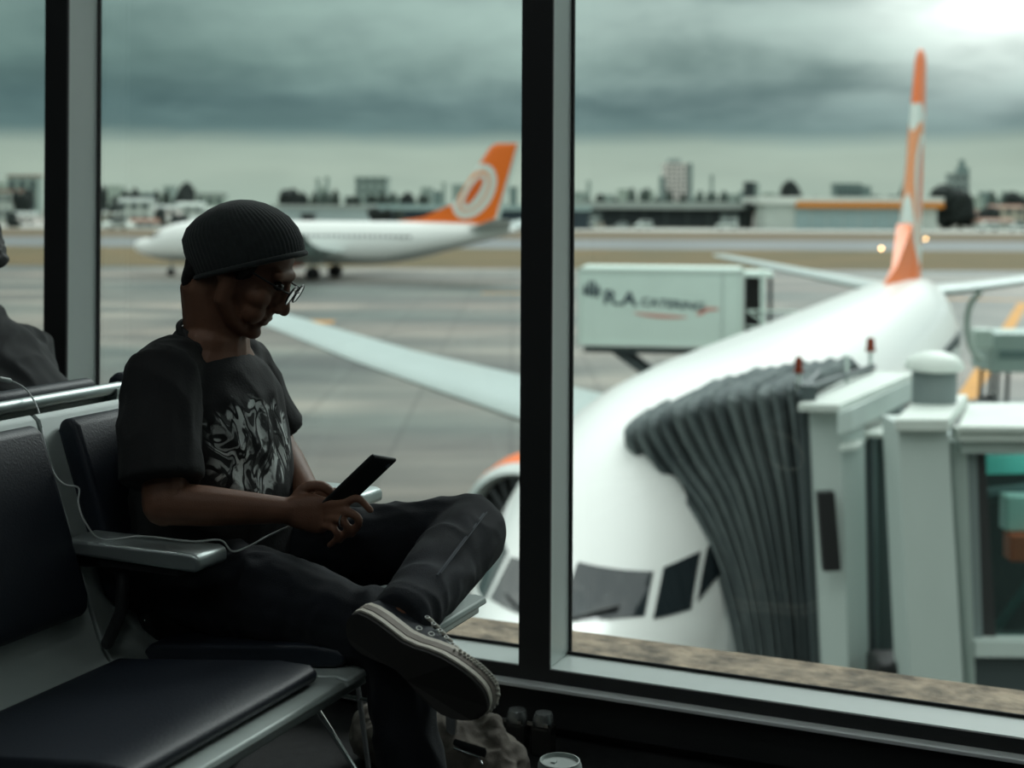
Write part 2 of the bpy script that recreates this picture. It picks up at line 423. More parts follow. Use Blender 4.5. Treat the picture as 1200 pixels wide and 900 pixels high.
WH = bm_('white', 196, 204, 198); GY = bm_('grey', 148, 160, 158); DK = bm_('dark', 50, 58, 60); PK = bm_('pinkish', 232, 224, 220); TE = bm_('teal_grey', 120, 140, 138); BE = bm_('beige', 190, 184, 168)
HZ = bm_('haze_grey', 150, 166, 160); HZ2 = bm_('haze_pale', 168, 182, 172); ROOFR = bm_('roof_terracotta', 150, 116, 100); ROOFG = bm_('roof_grey', 168, 176, 172)  # haze tones: distance haze is put into the wall colour
# hangar with the orange fascia
hd = 520
o = building('long white hangar with an orange band under its roof', 897, 1098, 231, hd, WH, depth=40, roofm=bm_('roof_white', 222, 226, 220), roof_h=2.6, over=2.0)
wd = L(1098, hd) - L(897, hd)
MB().box((-wd / 2 + 11, -22.2, ZZ(1000, 243.5, hd)), (wd / 2 + 2, -20.6, ZZ(1000, 236.5, hd))).build('orange_fascia', mat('hangar_orange', C(206, 128, 40), .6), o)
for k in range(8): MB().box((-wd / 2 + 11 + k * (wd - 16) / 8, -20.3, 0), (-wd / 2 + 10.6 + (k + 1) * (wd - 16) / 8, -20.02, ZZ(1000, 246, hd))).build('door_panel', bm_('hangar_door', 158, 180, 182), o)
# low dark terminal
o = building('low dark open-fronted terminal with a pale roof', 680, 880, 236.5, 560, DK, depth=30, roofm=ROOFG, roof_h=2.9, over=3.0)
w2 = (L(880, 560) - L(680, 560)) / 2
for k in range(9): MB().box((-w2 + k * w2 / 4 - .35, -17.0, 0), (-w2 + k * w2 / 4 + .35, -16.3, ZZ(780, 245, 560))).build('column', bm_('column', 70, 78, 78), o)
for x0, x1 in ((-w2 + 4, -w2 + 9), (w2 - 12, w2 - 5)): MB().box((x0, -15.6, 0), (x1, -15, 5.5)).build('wall_panel', GY, o)
building('pale grey long cargo building behind the left airliner', 318, 432, 240, 470, bm_('cargo', 168, 182, 182), depth=25, roofm=ROOFG, roof_h=1.2, over=.5)
o = building('dark square doorway hut before the long cargo building', 353, 366, 250, 455, DK, depth=8, roof_h=.6, over=.2)
building('long dark hangar behind the orange tail fin', 430, 690, 240, 500, bm_('navy', 44, 58, 66), depth=30, roofm=bm_('roof_pale_green', 150, 170, 168), roof_h=2.0, over=1.0)
building('grey curved office block above the trees left of the tail fin', 416, 453, 207, 900, HZ, depth=25, roof_h=1.5, win=(4, 5))
o = building('tall pale apartment tower on the skyline right of the mullion', 779, 806, 192, 1100, PK, depth=18, roof_h=1.2, win=(5, 12))
MB().box((9, -9.6, 0), (12.5, 9, ZZ(800, 191, 1100))).build('shaded_side', TE, o); MB().box((-5.5, -5, ZZ(800, 192, 1100)), (4, 5, ZZ(800, 186, 1100))).build('roof_house', GY, o)  # tower's shaded side put in as a darker box
building('slim dark office tower left of the tall apartment tower', 774, 779, 207, 1080, TE, depth=10)
building('dark square tower right of the tall apartment tower', 874, 885, 213, 900, DK, depth=9, win=(2, 5))
o = building('grey stepped tower behind the big dark tree at the right', 1116, 1136, 203, 800, GY, depth=12, win=(3, 6))
MB().box((0, -4, ZZ(1126, 204, 800)), (5.4, 4, ZZ(1126, 196, 800))).build('upper_storey', TE, o); MB().box((1.2, -2, ZZ(1126, 197, 800)), (3.6, 2, ZZ(1126, 187, 800))).build('roof_house', TE, o)
building('small dark office block above the hangar roof', 980, 1010, 215, 900, TE, depth=14, win=(6, 2))
building('thin grey chimney-like tower on the skyline', 833, 836, 205, 1100, HZ, depth=4)
# houses of the town at the left
hs = [(-6, 22, 222, 640, WH, 'pale house at the left edge of the view'), (14, 40, 248, 520, PK, 'pinkish low house left of the first mullion'),
      (8, 44, 205, 1000, HZ, 'hazy block above the dark tree at far left'),
      (120, 134, 246, 500, BE, 'narrow beige house right of the first mullion'), (138, 176, 232, 560, WH, 'wide white house with a grey roof over the airliner nose'),
      (180, 206, 240, 540, PK, 'pinkish house over the airliner cockpit'), (206, 236, 237, 560, WH, 'white gabled house left of the beanie'),
      (230, 262, 226, 700, HZ2, 'pale tall house just left of the beanie'), (150, 180, 256, 480, GY, 'grey shed low over the airliner nose'),
      (118, 150, 260, 470, WH, 'white shed low beside the first mullion'), (196, 232, 254, 480, BE, 'low beige shed over the airliner roof'),
      (240, 300, 244, 560, GY, 'grey long house behind the beanie')]
for a, b, y, d, mm, lab in hs:
    building(lab, a, b, y, d, mm, depth=10, roofm=random.choice((ROOFG, ROOFR, WH)), roof_h=1.2, gable=.6 if d < 600 else 0, win=(3, 2) if b - a > 18 else (2, 2), name='house', cat='house')
for a, b, y, d, mm, lab in [(1140, 1165, 246, 600, PK, 'pink-roofed house right of the big dark tree'), (1163, 1202, 240, 640, BE, 'beige house at the right edge of the view'), (1150, 1190, 256, 540, WH, 'white low shed under the houses at the right edge'), (884, 897, 246, 540, PK, 'pinkish narrow house at the left end of the white hangar')]:
    building(lab, a, b, y, d, mm, depth=10, roofm=ROOFR, roof_h=1.2, gable=.6, win=(3, 2), name='house', cat='house')
# anonymous skyline blocks, too small and hazy to tell apart
ORD = 'first second third fourth fifth sixth seventh eighth ninth tenth eleventh twelfth thirteenth fourteenth fifteenth sixteenth seventeenth eighteenth nineteenth twentieth'.split()
MARKS = [(-40, 'of the left picture edge'), (78, 'of the first mullion'), (352, 'of the beanie'), (604, 'of the orange side-on tail fin'), (676, 'of the middle mullion'), (808, 'of the tall pale tower'), (1084, 'of the near tail fin')]
counts = {}
def nth(kind, px):
    """'third hazy block right of the first mullion': counted from the last landmark to the left"""
    mk = [m_ for m_ in MARKS if m_[0] <= px][-1]; k = counts.get((kind, mk[0]), 0); counts[(kind, mk[0])] = k + 1
    return '%s %s right %s' % (ORD[min(k, 19)], kind, mk[1])
def hidden(px): return 44 < px < 110 or 222 < px < 350 or 606 < px < 672
random.seed(11); px = -6
while px < 1205:
    w = random.uniform(7, 17); y = yh(px) - random.choice((8, 12, 14, 17, 20, 23, 27, 31)) * random.uniform(.8, 1.0)
    d = random.uniform(1300, 1900); mm = random.choice((HZ, HZ2, HZ, TE))
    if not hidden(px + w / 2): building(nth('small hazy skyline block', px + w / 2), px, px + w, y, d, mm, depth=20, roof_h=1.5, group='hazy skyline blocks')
    px += w * random.uniform(1.0, 1.75)
for px, y in ((383, 207), (372, 209), (520, 214), (690, 212), (1061, 214)):
    building({383: 'right one of two thin skyline towers above the beanie', 372: 'left one of two thin skyline towers above the beanie', 520: 'thin skyline tower left of the orange tail fin', 690: 'thin skyline tower just right of the middle mullion', 1061: 'thin skyline tower touching the near tail fin'}[px], px - 2, px + 2, y, 1250, HZ, depth=6, group='thin skyline towers')

BARK = mat('bark', C(60, 52, 44), .9)
LEAFS = [mat('foliage_dark', C(34, 44, 42), .9, var=.4, scale=.4), mat('foliage_mid', C(48, 60, 54), .9, var=.4, scale=.4), mat('foliage_hazy', C(78, 92, 86), .9, var=.3, scale=.4)]  # hazy foliage is paler, distance haze put into its colour
def crown_mesh(seed):
    r = random.Random(seed); mb = MB()
    for k in range(9):
        a = r.uniform(0, 6.28); q = r.uniform(0, .62); c = Vector((q * math.cos(a), q * math.sin(a), r.uniform(.35, 1.05)))
        if k == 0: c = Vector((0, 0, .62))
        rr = r.uniform(.3, .48) if k else .55
        bmx = bmesh.new(); bmesh.ops.create_icosphere(bmx, subdivisions=2, radius=rr)
        for v in bmx.verts: v.co = v.co * (1 + .38 * noise.noise(v.co * 5 + Vector((seed, k, 0)))) + c
        vs = [v.co.copy() for v in bmx.verts]; idx = {v: i for i, v in enumerate(bmx.verts)}
        mb.add(vs, [tuple(idx[v] for v in f.verts) for f in bmx.faces]); bmx.free()
    return mb.mesh('crown')
crowns = [crown_mesh(s) for s in range(5)]
trunk_me = MB().lathe([(.10, -.05), (.07, .2), (.05, .5)], 8).mesh('trunk'); trunk_me.materials.append(BARK)
for q in crowns: q.materials.append(None)
def tree(label, px0, px1, ytop, d, leaf=0, group=None, k=None):
    pc = (px0 + px1) / 2; h = ZZ(pc, ytop, d); w = L(px1, d) - L(px0, d)
    o = site('tree', label, 'tree', L(pc, d), d, random.uniform(0, 6), group)
    me = crowns[random.randrange(5) if k is None else k]; c = bpy.data.objects.new('crown', me); COL.objects.link(c); c.parent = o; c.scale = (w / 1.9, w / 1.9, h / 1.45)
    c.material_slots[0].link = 'OBJECT'; c.material_slots[0].material = LEAFS[leaf]
    u = bpy.data.objects.new('trunk', trunk_me); COL.objects.link(u); u.parent = o; u.scale = (w / 2, w / 2, h / 1.45)
    return o
tree('big dark spreading tree right of the near tail fin', 1090, 1160, 212, 560, 0, k=4)
tree('lower dark tree at the right foot of the big dark tree', 1136, 1172, 240, 555, 0)
tree('dark tree at the left end of the white hangar', 872, 902, 232, 545, 0)
tree('dark flat tree above the left end of the white hangar', 900, 950, 212, 640, 0)
tree('tall dark tree just right of the first mullion', 108, 132, 218, 520, 0)
tree('dark tree over the airliner nose', 196, 238, 214, 700, 0)
tree('dark tree left of the first mullion under the hazy block', 14, 42, 222, 560, 0)
tree('low dark tree at the far left edge behind the seated man', 2, 26, 248, 470, 0)
tree('low dark bush behind the airliner nose', 196, 224, 250, 465, 0)
tree('low bush right of the first mullion', 122, 150, 252, 490, 0)
tree('wide dark tree group above the long cargo building', 322, 362, 219, 800, 0)
tree('round dark tree at right end of the tree line over the airliner', 470, 492, 225, 620, 0)
tree('dark tree at the right edge of the skyline', 1178, 1215, 222, 800, 0)
tree('dark shrub before the dark hangar left of the tail fin', 430, 460, 243, 440, 0)
tree('second dark shrub before the dark hangar left of the tail fin', 456, 482, 246, 445, 1)
random.seed(5)
for px in list(range(136, 222, 15)) + list(range(354, 500, 13)):
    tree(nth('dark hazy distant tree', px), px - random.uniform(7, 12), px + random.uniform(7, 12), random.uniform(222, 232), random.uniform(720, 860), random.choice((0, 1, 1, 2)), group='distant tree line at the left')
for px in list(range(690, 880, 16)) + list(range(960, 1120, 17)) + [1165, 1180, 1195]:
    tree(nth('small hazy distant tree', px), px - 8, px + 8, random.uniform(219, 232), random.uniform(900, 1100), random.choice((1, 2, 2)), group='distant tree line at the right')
for px0, px1, y, d, lab in ((146, 168, 221, 640, 'dark tree standing over the wide white house'), (168, 190, 226, 600, 'dark tree standing over the pinkish house'), (174, 200, 243, 500, 'dark tree low between the white house and the airliner cockpit'), (118, 142, 236, 505, 'dark tree before the narrow beige house'), (208, 232, 226, 610, 'dark tree just left of the beanie')):
    tree(lab, px0, px1, y, d, 0)
# parked vans before the dark terminal
TYRE = mat('tyre_rubber', (.012, .012, .013), .85)
def van(label, px, d, m, rz=0, s=1.0):
    o = site('van', label, 'car', L(px, d), d, rz, scale=s)
    MB().extr([(-2.4, .5), (-2.4, 1.2), (-1.5, 1.4), (-.8, 2.3), (2.2, 2.3), (2.4, 1.2), (2.4, .5)], -.95, .95).build('body', m, o, bevel=.08)
    MB().extr([(-1.25, 1.45), (-.72, 2.1), (2.0, 2.1), (2.0, 1.45)], -.97, .97).build('side_glass', WINM, o)
    for x in (-1.5, 1.5):
        for y in (-.85, .85): MB().lathe([(.36, -.12), (.36, .12)], 14, Matrix.Translation((x, y, .36)) @ Matrix.Rotation(math.pi / 2, 4, 'X')).build('wheel', TYRE, o)
CW = mat('car_white', C(200, 208, 204), .3); CG = mat('car_grey', C(150, 158, 156), .3)
van('white van parked at the left of the dark terminal front', 684, 505, CW, s=1.7); van('grey car parked beside the white van at the dark terminal', 700, 510, mat('car_beige', C(196, 186, 170), .4))
van('white van parked in the middle of the dark terminal front', 754, 512, CW, .3, 1.3); van('white van parked at the right of the dark terminal front', 852, 505, CW, -.2, 1.6)
van('grey van parked deep under the dark terminal front', 728, 520, CG, .1); van('white car parked at the right foot of the big dark tree', 1158, 500, CW, 0, 1.5)
van('white van parked under the beige house at the right edge', 1193, 500, CW, 0, 1.3); van('pale van parked low right of the first mullion', 138, 445, CW, 0, 1.2)

# ------------------------------------------------------------------ airliners
def fin_mat():
    m = bpy.data.materials.new('fin_livery'); m.use_nodes = True; t = NT(m.node_tree)
    tc = t.n('ShaderNodeTexCoord'); sp = t.n('ShaderNodeSeparateXYZ', ins={0: tc.outputs['Object']}); x, z = sp.outputs[0], sp.outputs[2]
    a = math.radians(33); x0, z0 = 34.15, 8.15
    dx = t.m('SUBTRACT', x, x0); dz = t.m('SUBTRACT', z, z0)
    u = t.m('ADD', t.m('MULTIPLY', dx, math.sin(a)), t.m('MULTIPLY', dz, math.cos(a)))
    v = t.m('SUBTRACT', t.m('MULTIPLY', dx, math.cos(a)), t.m('MULTIPLY', dz, math.sin(a)))
    def el(A, B, du=0.0, dv=0.0): return t.m('LESS_THAN', t.m('ADD', t.m('POWER', t.m('DIVIDE', t.m('ADD', u, du), A), 2.0), t.m('POWER', t.m('DIVIDE', t.m('ADD', v, dv), B), 2.0)), 1.0)
    OR, WHT, PE = C(238, 112, 22), C(214, 224, 218), C(230, 150, 100)
    c = t.mix(el(2.75, 1.75), OR, WHT)
    c = t.mix(el(2.15, 1.22), c, PE); c = t.mix(el(1.88, .92, .05, -.08), c, WHT)
    c = t.mix(el(1.5, .44), c, C(222, 96, 14))
    te = t.m('GREATER_THAN', t.m('SUBTRACT', x, t.m('MULTIPLY', t.m('SUBTRACT', z, 5.2), .2985)), 35.98)
    c = t.mix(te, c, C(196, 210, 204))
    p = t.n('ShaderNodeBsdfPrincipled', ins={0: c, 'Roughness': .35})
    t.n('ShaderNodeOutputMaterial', ins={0: p.outputs[0]}); return m
FIN = fin_mat()
def fus_mat():
    m = bpy.data.materials.new('fuselage_livery'); m.use_nodes = True; t = NT(m.node_tree)
    tc = t.n('ShaderNodeTexCoord'); sp = t.n('ShaderNodeSeparateXYZ', ins={0: tc.outputs['Object']})
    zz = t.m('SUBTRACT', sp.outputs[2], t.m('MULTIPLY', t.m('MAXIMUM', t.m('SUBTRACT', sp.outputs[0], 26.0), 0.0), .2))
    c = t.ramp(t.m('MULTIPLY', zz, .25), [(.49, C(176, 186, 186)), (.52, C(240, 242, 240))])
    p = t.n('ShaderNodeBsdfPrincipled', ins={0: c, 'Roughness': .3, 'Coat Weight': .3})
    t.n('ShaderNodeOutputMaterial', ins={0: p.outputs[0]}); return m
FUS = fus_mat()
WINGM = mat('wing_grey', C(172, 186, 184), .35, .1, var=.06, scale=.8)
COWL = mat('cowl_orange', C(240, 112, 30), .35); LIP = mat('inlet_lip', C(206, 212, 210), .3, .5); COCK = mat('cockpit_glass', (.012, .018, .022), .06, 0, 1.0); DARKI = mat('engine_dark', (.012, .013, .014), .5)
STRUT = mat('gear_strut', C(150, 156, 156), .4, .3); EXH = mat('exhaust_metal', (.25, .24, .22), .4, .9); CABW = mat('cabin_window', C(60, 70, 74), .3)
#        x    ztop  zbot  halfwidth
STN = [(0, 2.80, 2.70, .05), (.12, 3.05, 2.45, .33), (.35, 3.27, 2.27, .56), (.8, 3.45, 2.05, .80), (1.3, 3.58, 1.88, .99), (1.75, 3.70, 1.76, 1.13), (2.3, 4.0, 1.64, 1.28), (3.0, 4.42, 1.52, 1.45),
       (3.8, 4.80, 1.43, 1.60), (5, 5.13, 1.36, 1.76), (6.5, 5.31, 1.33, 1.87), (8.5, 5.36, 1.33, 1.88), (24, 5.36, 1.33, 1.88), (27, 5.36, 1.6, 1.86), (30, 5.35, 2.25, 1.66), (33, 5.30, 3.05, 1.25), (36, 5.10, 3.85, .72), (37.6, 4.86, 4.3, .36), (38.3, 4.7, 4.5, .14)]
def section(x):
    zt, zb, hw = interp(STN, x); zc = zb + (zt - zb) * .47
    return zt, zb, hw, zc
def sec_pt(x, th):        # th from the crown, + to port (y < 0)
    zt, zb, hw, zc = section(x); c, s_ = math.cos(th), math.sin(th); e = .94
    y = -hw * math.copysign(abs(s_) ** e, s_); z = zc + (zt - zc if c > 0 else zc - zb) * math.copysign(abs(c) ** e, c)
    return Vector((x, y, z))
def nose_x(y, z):         # x where the nose skin passes through (y, z)
    a, b = 0.01, 8.0
    for _ in range(40):
        m_ = (a + b) / 2; zt, zb, hw, zc = section(m_); hz = (zt - zc) if z > zc else (zc - zb)
        if (abs(y) / hw) ** (2 / .94) + (abs(z - zc) / hz) ** (2 / .94) < 1: b = m_
        else: a = m_
    return b
def pane(corners, off=.012, n=6):
    vs, fs = [], []; c = [Vector((y, z)) for y, z in corners]
    for lvl in (off, -.05):
        for i in range(n + 1):
            for j in range(n + 1):
                u, v = i / n, j / n
                p = c[0].lerp(c[1], u).lerp(c[3].lerp(c[2], u), v); x = nose_x(p.x, p.y)
                q = Vector((x, p.x, p.y)); nn = Vector((-.75, p.x * .5, (p.y - 3.1) * .5)).normalized(); vs.append(q + nn * lvl)
    k = (n + 1) ** 2; g = lambda i, j: i * (n + 1) + j
    for i in range(n):
        for j in range(n): fs += [(g(i, j), g(i + 1, j), g(i + 1, j + 1), g(i, j + 1)), (k + g(i, j + 1), k + g(i + 1, j + 1), k + g(i + 1, j), k + g(i, j))]
    for i in range(n):
        for a, b in ((g(i, 0), g(i + 1, 0)), (g(i + 1, n), g(i, n)), (g(0, i + 1), g(0, i)), (g(n, i), g(n, i + 1))): fs.append((b, a, k + a, k + b))
    return MB().add(vs, fs)
def airfoil(xle, c, z, th, y, n=9, vert=False):
    up, lo = [], []
    for i in range(n + 1):
        q = (1 - math.cos(math.pi * i / n)) / 2; t_ = 5 * th * (.2969 * math.sqrt(q) - .126 * q - .3516 * q * q + .2843 * q ** 3 - .1015 * q ** 4)
        up.append((xle + c * q, t_ * c)); lo.append((xle + c * q, -t_ * c * (1 if vert else .8)))
    pr = up + lo[::-1][1:-1]
    return [Vector((a, b, z)) if vert else Vector((a, y, z + b)) for a, b in pr]
def airliner(label, l, d, rz, scale=1.0, tail_dark=False):
    o = site('airliner', label, 'airplane', l, d, rz, scale=scale)
    mb = MB(); rings = []
    xs = [0, .05, .12, .22, .35, .55, .8, 1.05, 1.3, 1.5, 1.75, 2.0, 2.3, 2.6, 3.0, 3.4, 3.8, 4.4, 5, 5.7, 6.5, 7.5, 8.5, 12, 16, 20, 24, 25.5, 27, 28.5, 30, 31.5, 33, 34.5, 36, 36.8, 37.6, 38.0, 38.3]
    for x in xs: rings.append([sec_pt(x, 2 * math.pi * k / 48) for k in range(48)])
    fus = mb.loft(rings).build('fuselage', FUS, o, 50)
    for sgn in (1, -1):
        for nm, cs in (('windscreen', [(.04, 3.62), (.76, 3.58), (.72, 3.88), (.04, 3.95)]), ('cockpit_side_window', [(.83, 3.55), (1.08, 3.56), (1.04, 3.98), (.79, 3.90)]), ('cockpit_side_window', [(1.11, 3.60), (1.28, 3.86), (1.22, 4.12), (1.08, 4.0)])):
            pane([(y * sgn, z) for y, z in cs]).build(nm, COCK, o, 40)
        # wiper
        a = Vector((nose_x(.1 * sgn, 3.6) - .03, .1 * sgn, 3.6)); b = Vector((nose_x(.55 * sgn, 3.66) - .05, .55 * sgn, 3.68)); MB().tube([a, b], .018, 6).build('wiper', BLACKP, o)
        # cabin windows: one row of little panes, joined
        cw = MB()
        for k in range(44):
            x = 7.0 + k * .5; p = sec_pt(x, math.radians(80)); zt, zb, hw, zc = section(x)
            th = math.acos(min(1, max(0, (3.95 - zc) / (zt - zc)) ** (1 / .94))); y = sec_pt(x, th).y
            cw.box((x - .13, sgn * (abs(y) - .03), 3.78), (x + .13, sgn * (abs(y) + .02), 4.12))
        q = cw.build('cabin_windows', CABW, o); q['kind'] = 'stuff'
        # wing
        sec = [(.6, 13.9, 8.6, 2.35, .13), (1.9, 14.6, 7.6, 2.45, .13), (5.8, 16.75, 4.9, 2.86, .12), (11.5, 19.85, 3.1, 3.55, .11), (16.6, 22.6, 1.85, 4.35, .10), (17.2, 23.0, 1.5, 4.47, .09), (17.45, 23.5, .8, 4.5, .07)]
        MB().loft([airfoil(xl, c, z, th, sgn * y) for y, xl, c, z, th in sec]).build('wing', WINGM, o, 35)
        for yy in (4.2, 8.0, 11.0):
            xl, c, z, _ = [v for v in interp([(s_[0], s_[1], s_[2], s_[3], s_[4]) for s_ in sec], yy)]
            MB().tube([(xl + c * .45, sgn * yy, z - .25), (xl + c * .8, sgn * yy, z - .42), (xl + c * 1.12, sgn * yy, z - .22)], [(.05, .06), (.18, .22), (.04, .04)], 10).build('flap_fairing', WINGM, o, 50)
        # tailplane
        MB().loft([airfoil(33.2, 4.3, 4.75, .11, sgn * .2), airfoil(34.4, 3.6, 4.9, .10, sgn * 1.6), airfoil(37.6, 1.6, 5.65, .09, sgn * 6.8), airfoil(38.1, .9, 5.68, .07, sgn * 7.15)]).build('tailplane', WINGM, o, 35)
        # engine
        ex, ey, ez = 12.4, 4.55 * sgn, 1.75; E = Matrix.Translation((ex, ey, ez)) @ Matrix.Rotation(math.pi / 2, 4, 'Y')
        en = MB().lathe([(.93, .16), (1.02, .10), (1.10, .35), (1.16, 1.0), (1.12, 1.9), (.92, 3.0), (.82, 3.3), (.78, 3.25), (.86, 2.4), (.88, 1.2), (.90, .4)], 36, E, caps=False).build('engine_cowling', COWL, o, 60)
        MB().lathe([(.84, .35), (.87, .08), (.93, -.02), (.99, -.0), (1.045, .10), (1.08, .26), (1.0, .26), (.95, .12), (.88, .3)], 36, E, caps=False).build('inlet_lip', LIP, en, 60)
        MB().lathe([(.001, .5), (.9, .5), (.9, .6), (.001, .6)], 30, E).build('fan_disc', DARKI, en)
        fb = MB()
        for k in range(20): fb.box((-.02, .25, .38), (.05, .84, .50), E @ Matrix.Rotation(2 * math.pi * k / 20, 4, 'Z') @ Matrix.Rotation(.4, 4, 'Y'))
        fb.build('fan_blades', mat('fan_titanium', (.08, .085, .09), .4, .6), en)
        MB().lathe([(.001, .12), (.1, .22), (.24, .46), (.001, .5)], 20, E).build('spinner', DARKI, en, 60)
        MB().lathe([(.72, 3.0), (.62, 3.5), (.46, 4.1), (.28, 4.1), (.05, 4.7), (.001, 4.72)], 24, E, caps=False).build('exhaust', EXH, en, 60)
        MB().prism([(ex + .6, 2.8), (ex + 1.6, 3.1), (ex + 4.6, 2.75), (ex + 5.6, 2.3), (ex + 3.2, 2.2), (ex + 1.0, 2.5)], ey - .14, ey + .14, Matrix(((1, 0, 0, 0), (0, 0, 1, 0), (0, 1, 0, 0), (0, 0, 0, 1)))).build('pylon', FUS, en)
        # main gear
        g = MB().tube([(19.6, 2.86 * sgn, .55), (19.5, 2.9 * sgn, 2.4)], .12, 12).build('main_gear_leg', STRUT, o, 40)
        for q in (-.42, .42):
            MB().lathe([(.3, -.18), (.5, -.17), (.56, -.1), (.56, .1), (.5, .17), (.3, .18), (.28, .05), (.001, .05), (.001, -.05), (.28, -.05)], 22, Matrix.Translation((19.6, 2.86 * sgn + q, .56)) @ Matrix.Rotation(math.pi / 2, 4, 'X'), caps=False).build('wheel', TYRE, g, 40)
        MB().box((18.6, (1.8 if sgn > 0 else -2.6), 1.35), (20.4, (2.6 if sgn > 0 else -1.8), 1.75)).build('gear_door', FUS, o)
    g = MB().tube([(3.9, 0, .35), (4.0, 0, 1.7)], .09, 12).build('nose_gear_leg', STRUT, o, 40)
    for q in (-.2, .2): MB().lathe([(.2, -.1), (.3, -.1), (.34, -.05), (.34, .05), (.3, .1), (.2, .1)], 18, Matrix.Translation((3.9, q, .34)) @ Matrix.Rotation(math.pi / 2, 4, 'X')).build('wheel', TYRE, g, 40)
    fs = [(26.8, .3, 5.28, .0), ]
    rings = [airfoil(30.2, 5.95, 4.6, .12, 0, vert=True), airfoil(31.0, 5.4, 5.4, .12, 0, vert=True), airfoil(33.2, 4.15, 8.6, .115, 0, vert=True), airfoil(35.55, 2.85, 12.1, .10, 0, vert=True), airfoil(35.95, 2.35, 12.4, .07, 0, vert=True), airfoil(36.3, 1.8, 12.5, .03, 0, vert=True)]
    MB().loft(rings).build('tail_fin', FIN, o, 35)
    MB().add([(26.6, 0, 5.34), (29.2, .06, 5.75), (31.2, .18, 6.6), (31.9, .22, 6.9), (32.6, .3, 5.2), (29, .2, 5.2), (29.2, -.06, 5.75), (31.2, -.18, 6.6), (31.9, -.22, 6.9), (32.6, -.3, 5.2), (29, -.2, 5.2)],
             [(0, 5, 1), (1, 5, 4, 2), (2, 4, 3), (0, 6, 10), (6, 7, 9, 10), (7, 8, 9), (0, 1, 6), (1, 2, 7, 6), (2, 3, 8, 7), (3, 4, 9, 8), (0, 10, 5), (5, 10, 9, 4)]).build('dorsal_fin', mat('dorsal_orange', C(238, 112, 22), .35), o, 30)
    MB().lathe([(.2, 0), (.17, .35), (.12, .36)], 14, Matrix.Translation((37.95, 0, 4.6)) @ Matrix.Rotation(math.pi / 2, 4, 'Y')).build('tail_exhaust', EXH, o, 40)
    return o
ang = math.radians(21.4)
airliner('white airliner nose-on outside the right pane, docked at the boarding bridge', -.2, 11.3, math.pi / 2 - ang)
a2 = math.radians(-14); s2 = 1.1
# nose to the left, tail a little nearer
airliner('white airliner standing side-on across the apron, nose left, orange tail fin', -40.2, 150.0, a2, s2)
# ------------------------------------------------------------------ boarding bridge, catering truck, service vehicle
def strip(mb, a, b):
    n = len(a); mb.loft([a, b], caps=False, closed=False)
BELL = mat('bellows_canvas', C(112, 122, 122), .75, 0, .3, col2=C(80, 90, 92), scale=3, stretch=(1, 1, .15), bump=.01, bscale=6)
BRW = mat('bridge_panel_grey', C(198, 210, 206), .5, 0, .3, var=.1, scale=.9, stretch=(1, 1, .25))
BRR = mat('bridge_roof_pale', C(214, 222, 216), .5, 0, var=.12, scale=1.5)
BRD = mat('bridge_dark_steel', C(70, 80, 82), .5, .2); BRK = mat('bridge_recess', C(118, 130, 130), .6)
AMBER = mat('beacon_amber', C(120, 44, 18), .25)
B = site('boarding_bridge', 'grey passenger boarding bridge with pleated canopy, docked at the near airliner', 'boarding bridge', 3.4, 12.0)
O = Vector((3.4, 12.0))
def bl(px, py, d): return Vector((L(px, d) - O.x, d - O.y, ZZ(px, py, d)))
# canopy profile at the aircraft (A) and at the cab (B): near wall bottom -> top, roof, far wall
A = [bl(884, 880, 12.9), bl(868, 780, 13.1), bl(853, 708, 13.5), bl(832, 650, 13.9), bl(800, 603, 14.3), bl(764, 566, 14.7), bl(740, 536, 14.8), bl(730, 511, 14.85), bl(746, 492, 15.4), bl(770, 478, 16.6), bl(800, 470, 17.2), bl(880, 500, 17.3), bl(900, 600, 17.2)]
Bp = [bl(966, 900, 12.5), bl(962, 800, 12.5), bl(959, 720, 12.5), bl(955, 650, 12.5), bl(951, 580, 12.5), bl(946, 520, 12.5), bl(942, 478, 12.5), bl(940, 456, 12.55), bl(955, 446, 13.2), bl(985, 433, 14.3), bl(1008, 425, 15.3), bl(1010, 480, 15.4), bl(1010, 600, 15.4)]
NP = 13
def prof(u, bulge):
    out = []
    for k, (a, b) in enumerate(zip(A, Bp)):
        p = a.lerp(b, u)
        p.z += .10 * math.sin(math.pi * u) * (1 if 4 <= k <= 10 else .3) + (bulge if 6 <= k <= 10 else 0)
        if k <= 7: p.y -= bulge * 1.3; p.x -= bulge * .8
        else: p.y += bulge * (.2 if k < 10 else 1.2)
        out.append(p)
    return out
for i in range(NP):
    mb = MB(); u0, u1 = i / NP, (i + 1) / NP; rows = []
    for q, bu in ((0, -.035), (.42, .045), (.58, .045), (1, -.035)): rows.append(curve_pts(prof(u0 + (u1 - u0) * q, bu * (1 + .3 * math.sin(i * 2.3))), 3))
    mb.loft(rows, caps=False, closed=False)
    o = mb.build('canopy_pleat', BELL, B, 35); s = o.modifiers.new('s', 'SOLIDIFY'); s.thickness = .03
# cab front frame strip
mb = MB(); fr = [bl(x, y, 12.35) for x, y in ((938, 452), (957, 452), (976, 900), (962, 900))]
mb.loft([fr, [p + Vector((.03, .5, 0)) for p in fr]]).build('canopy_frame', BRD, B)
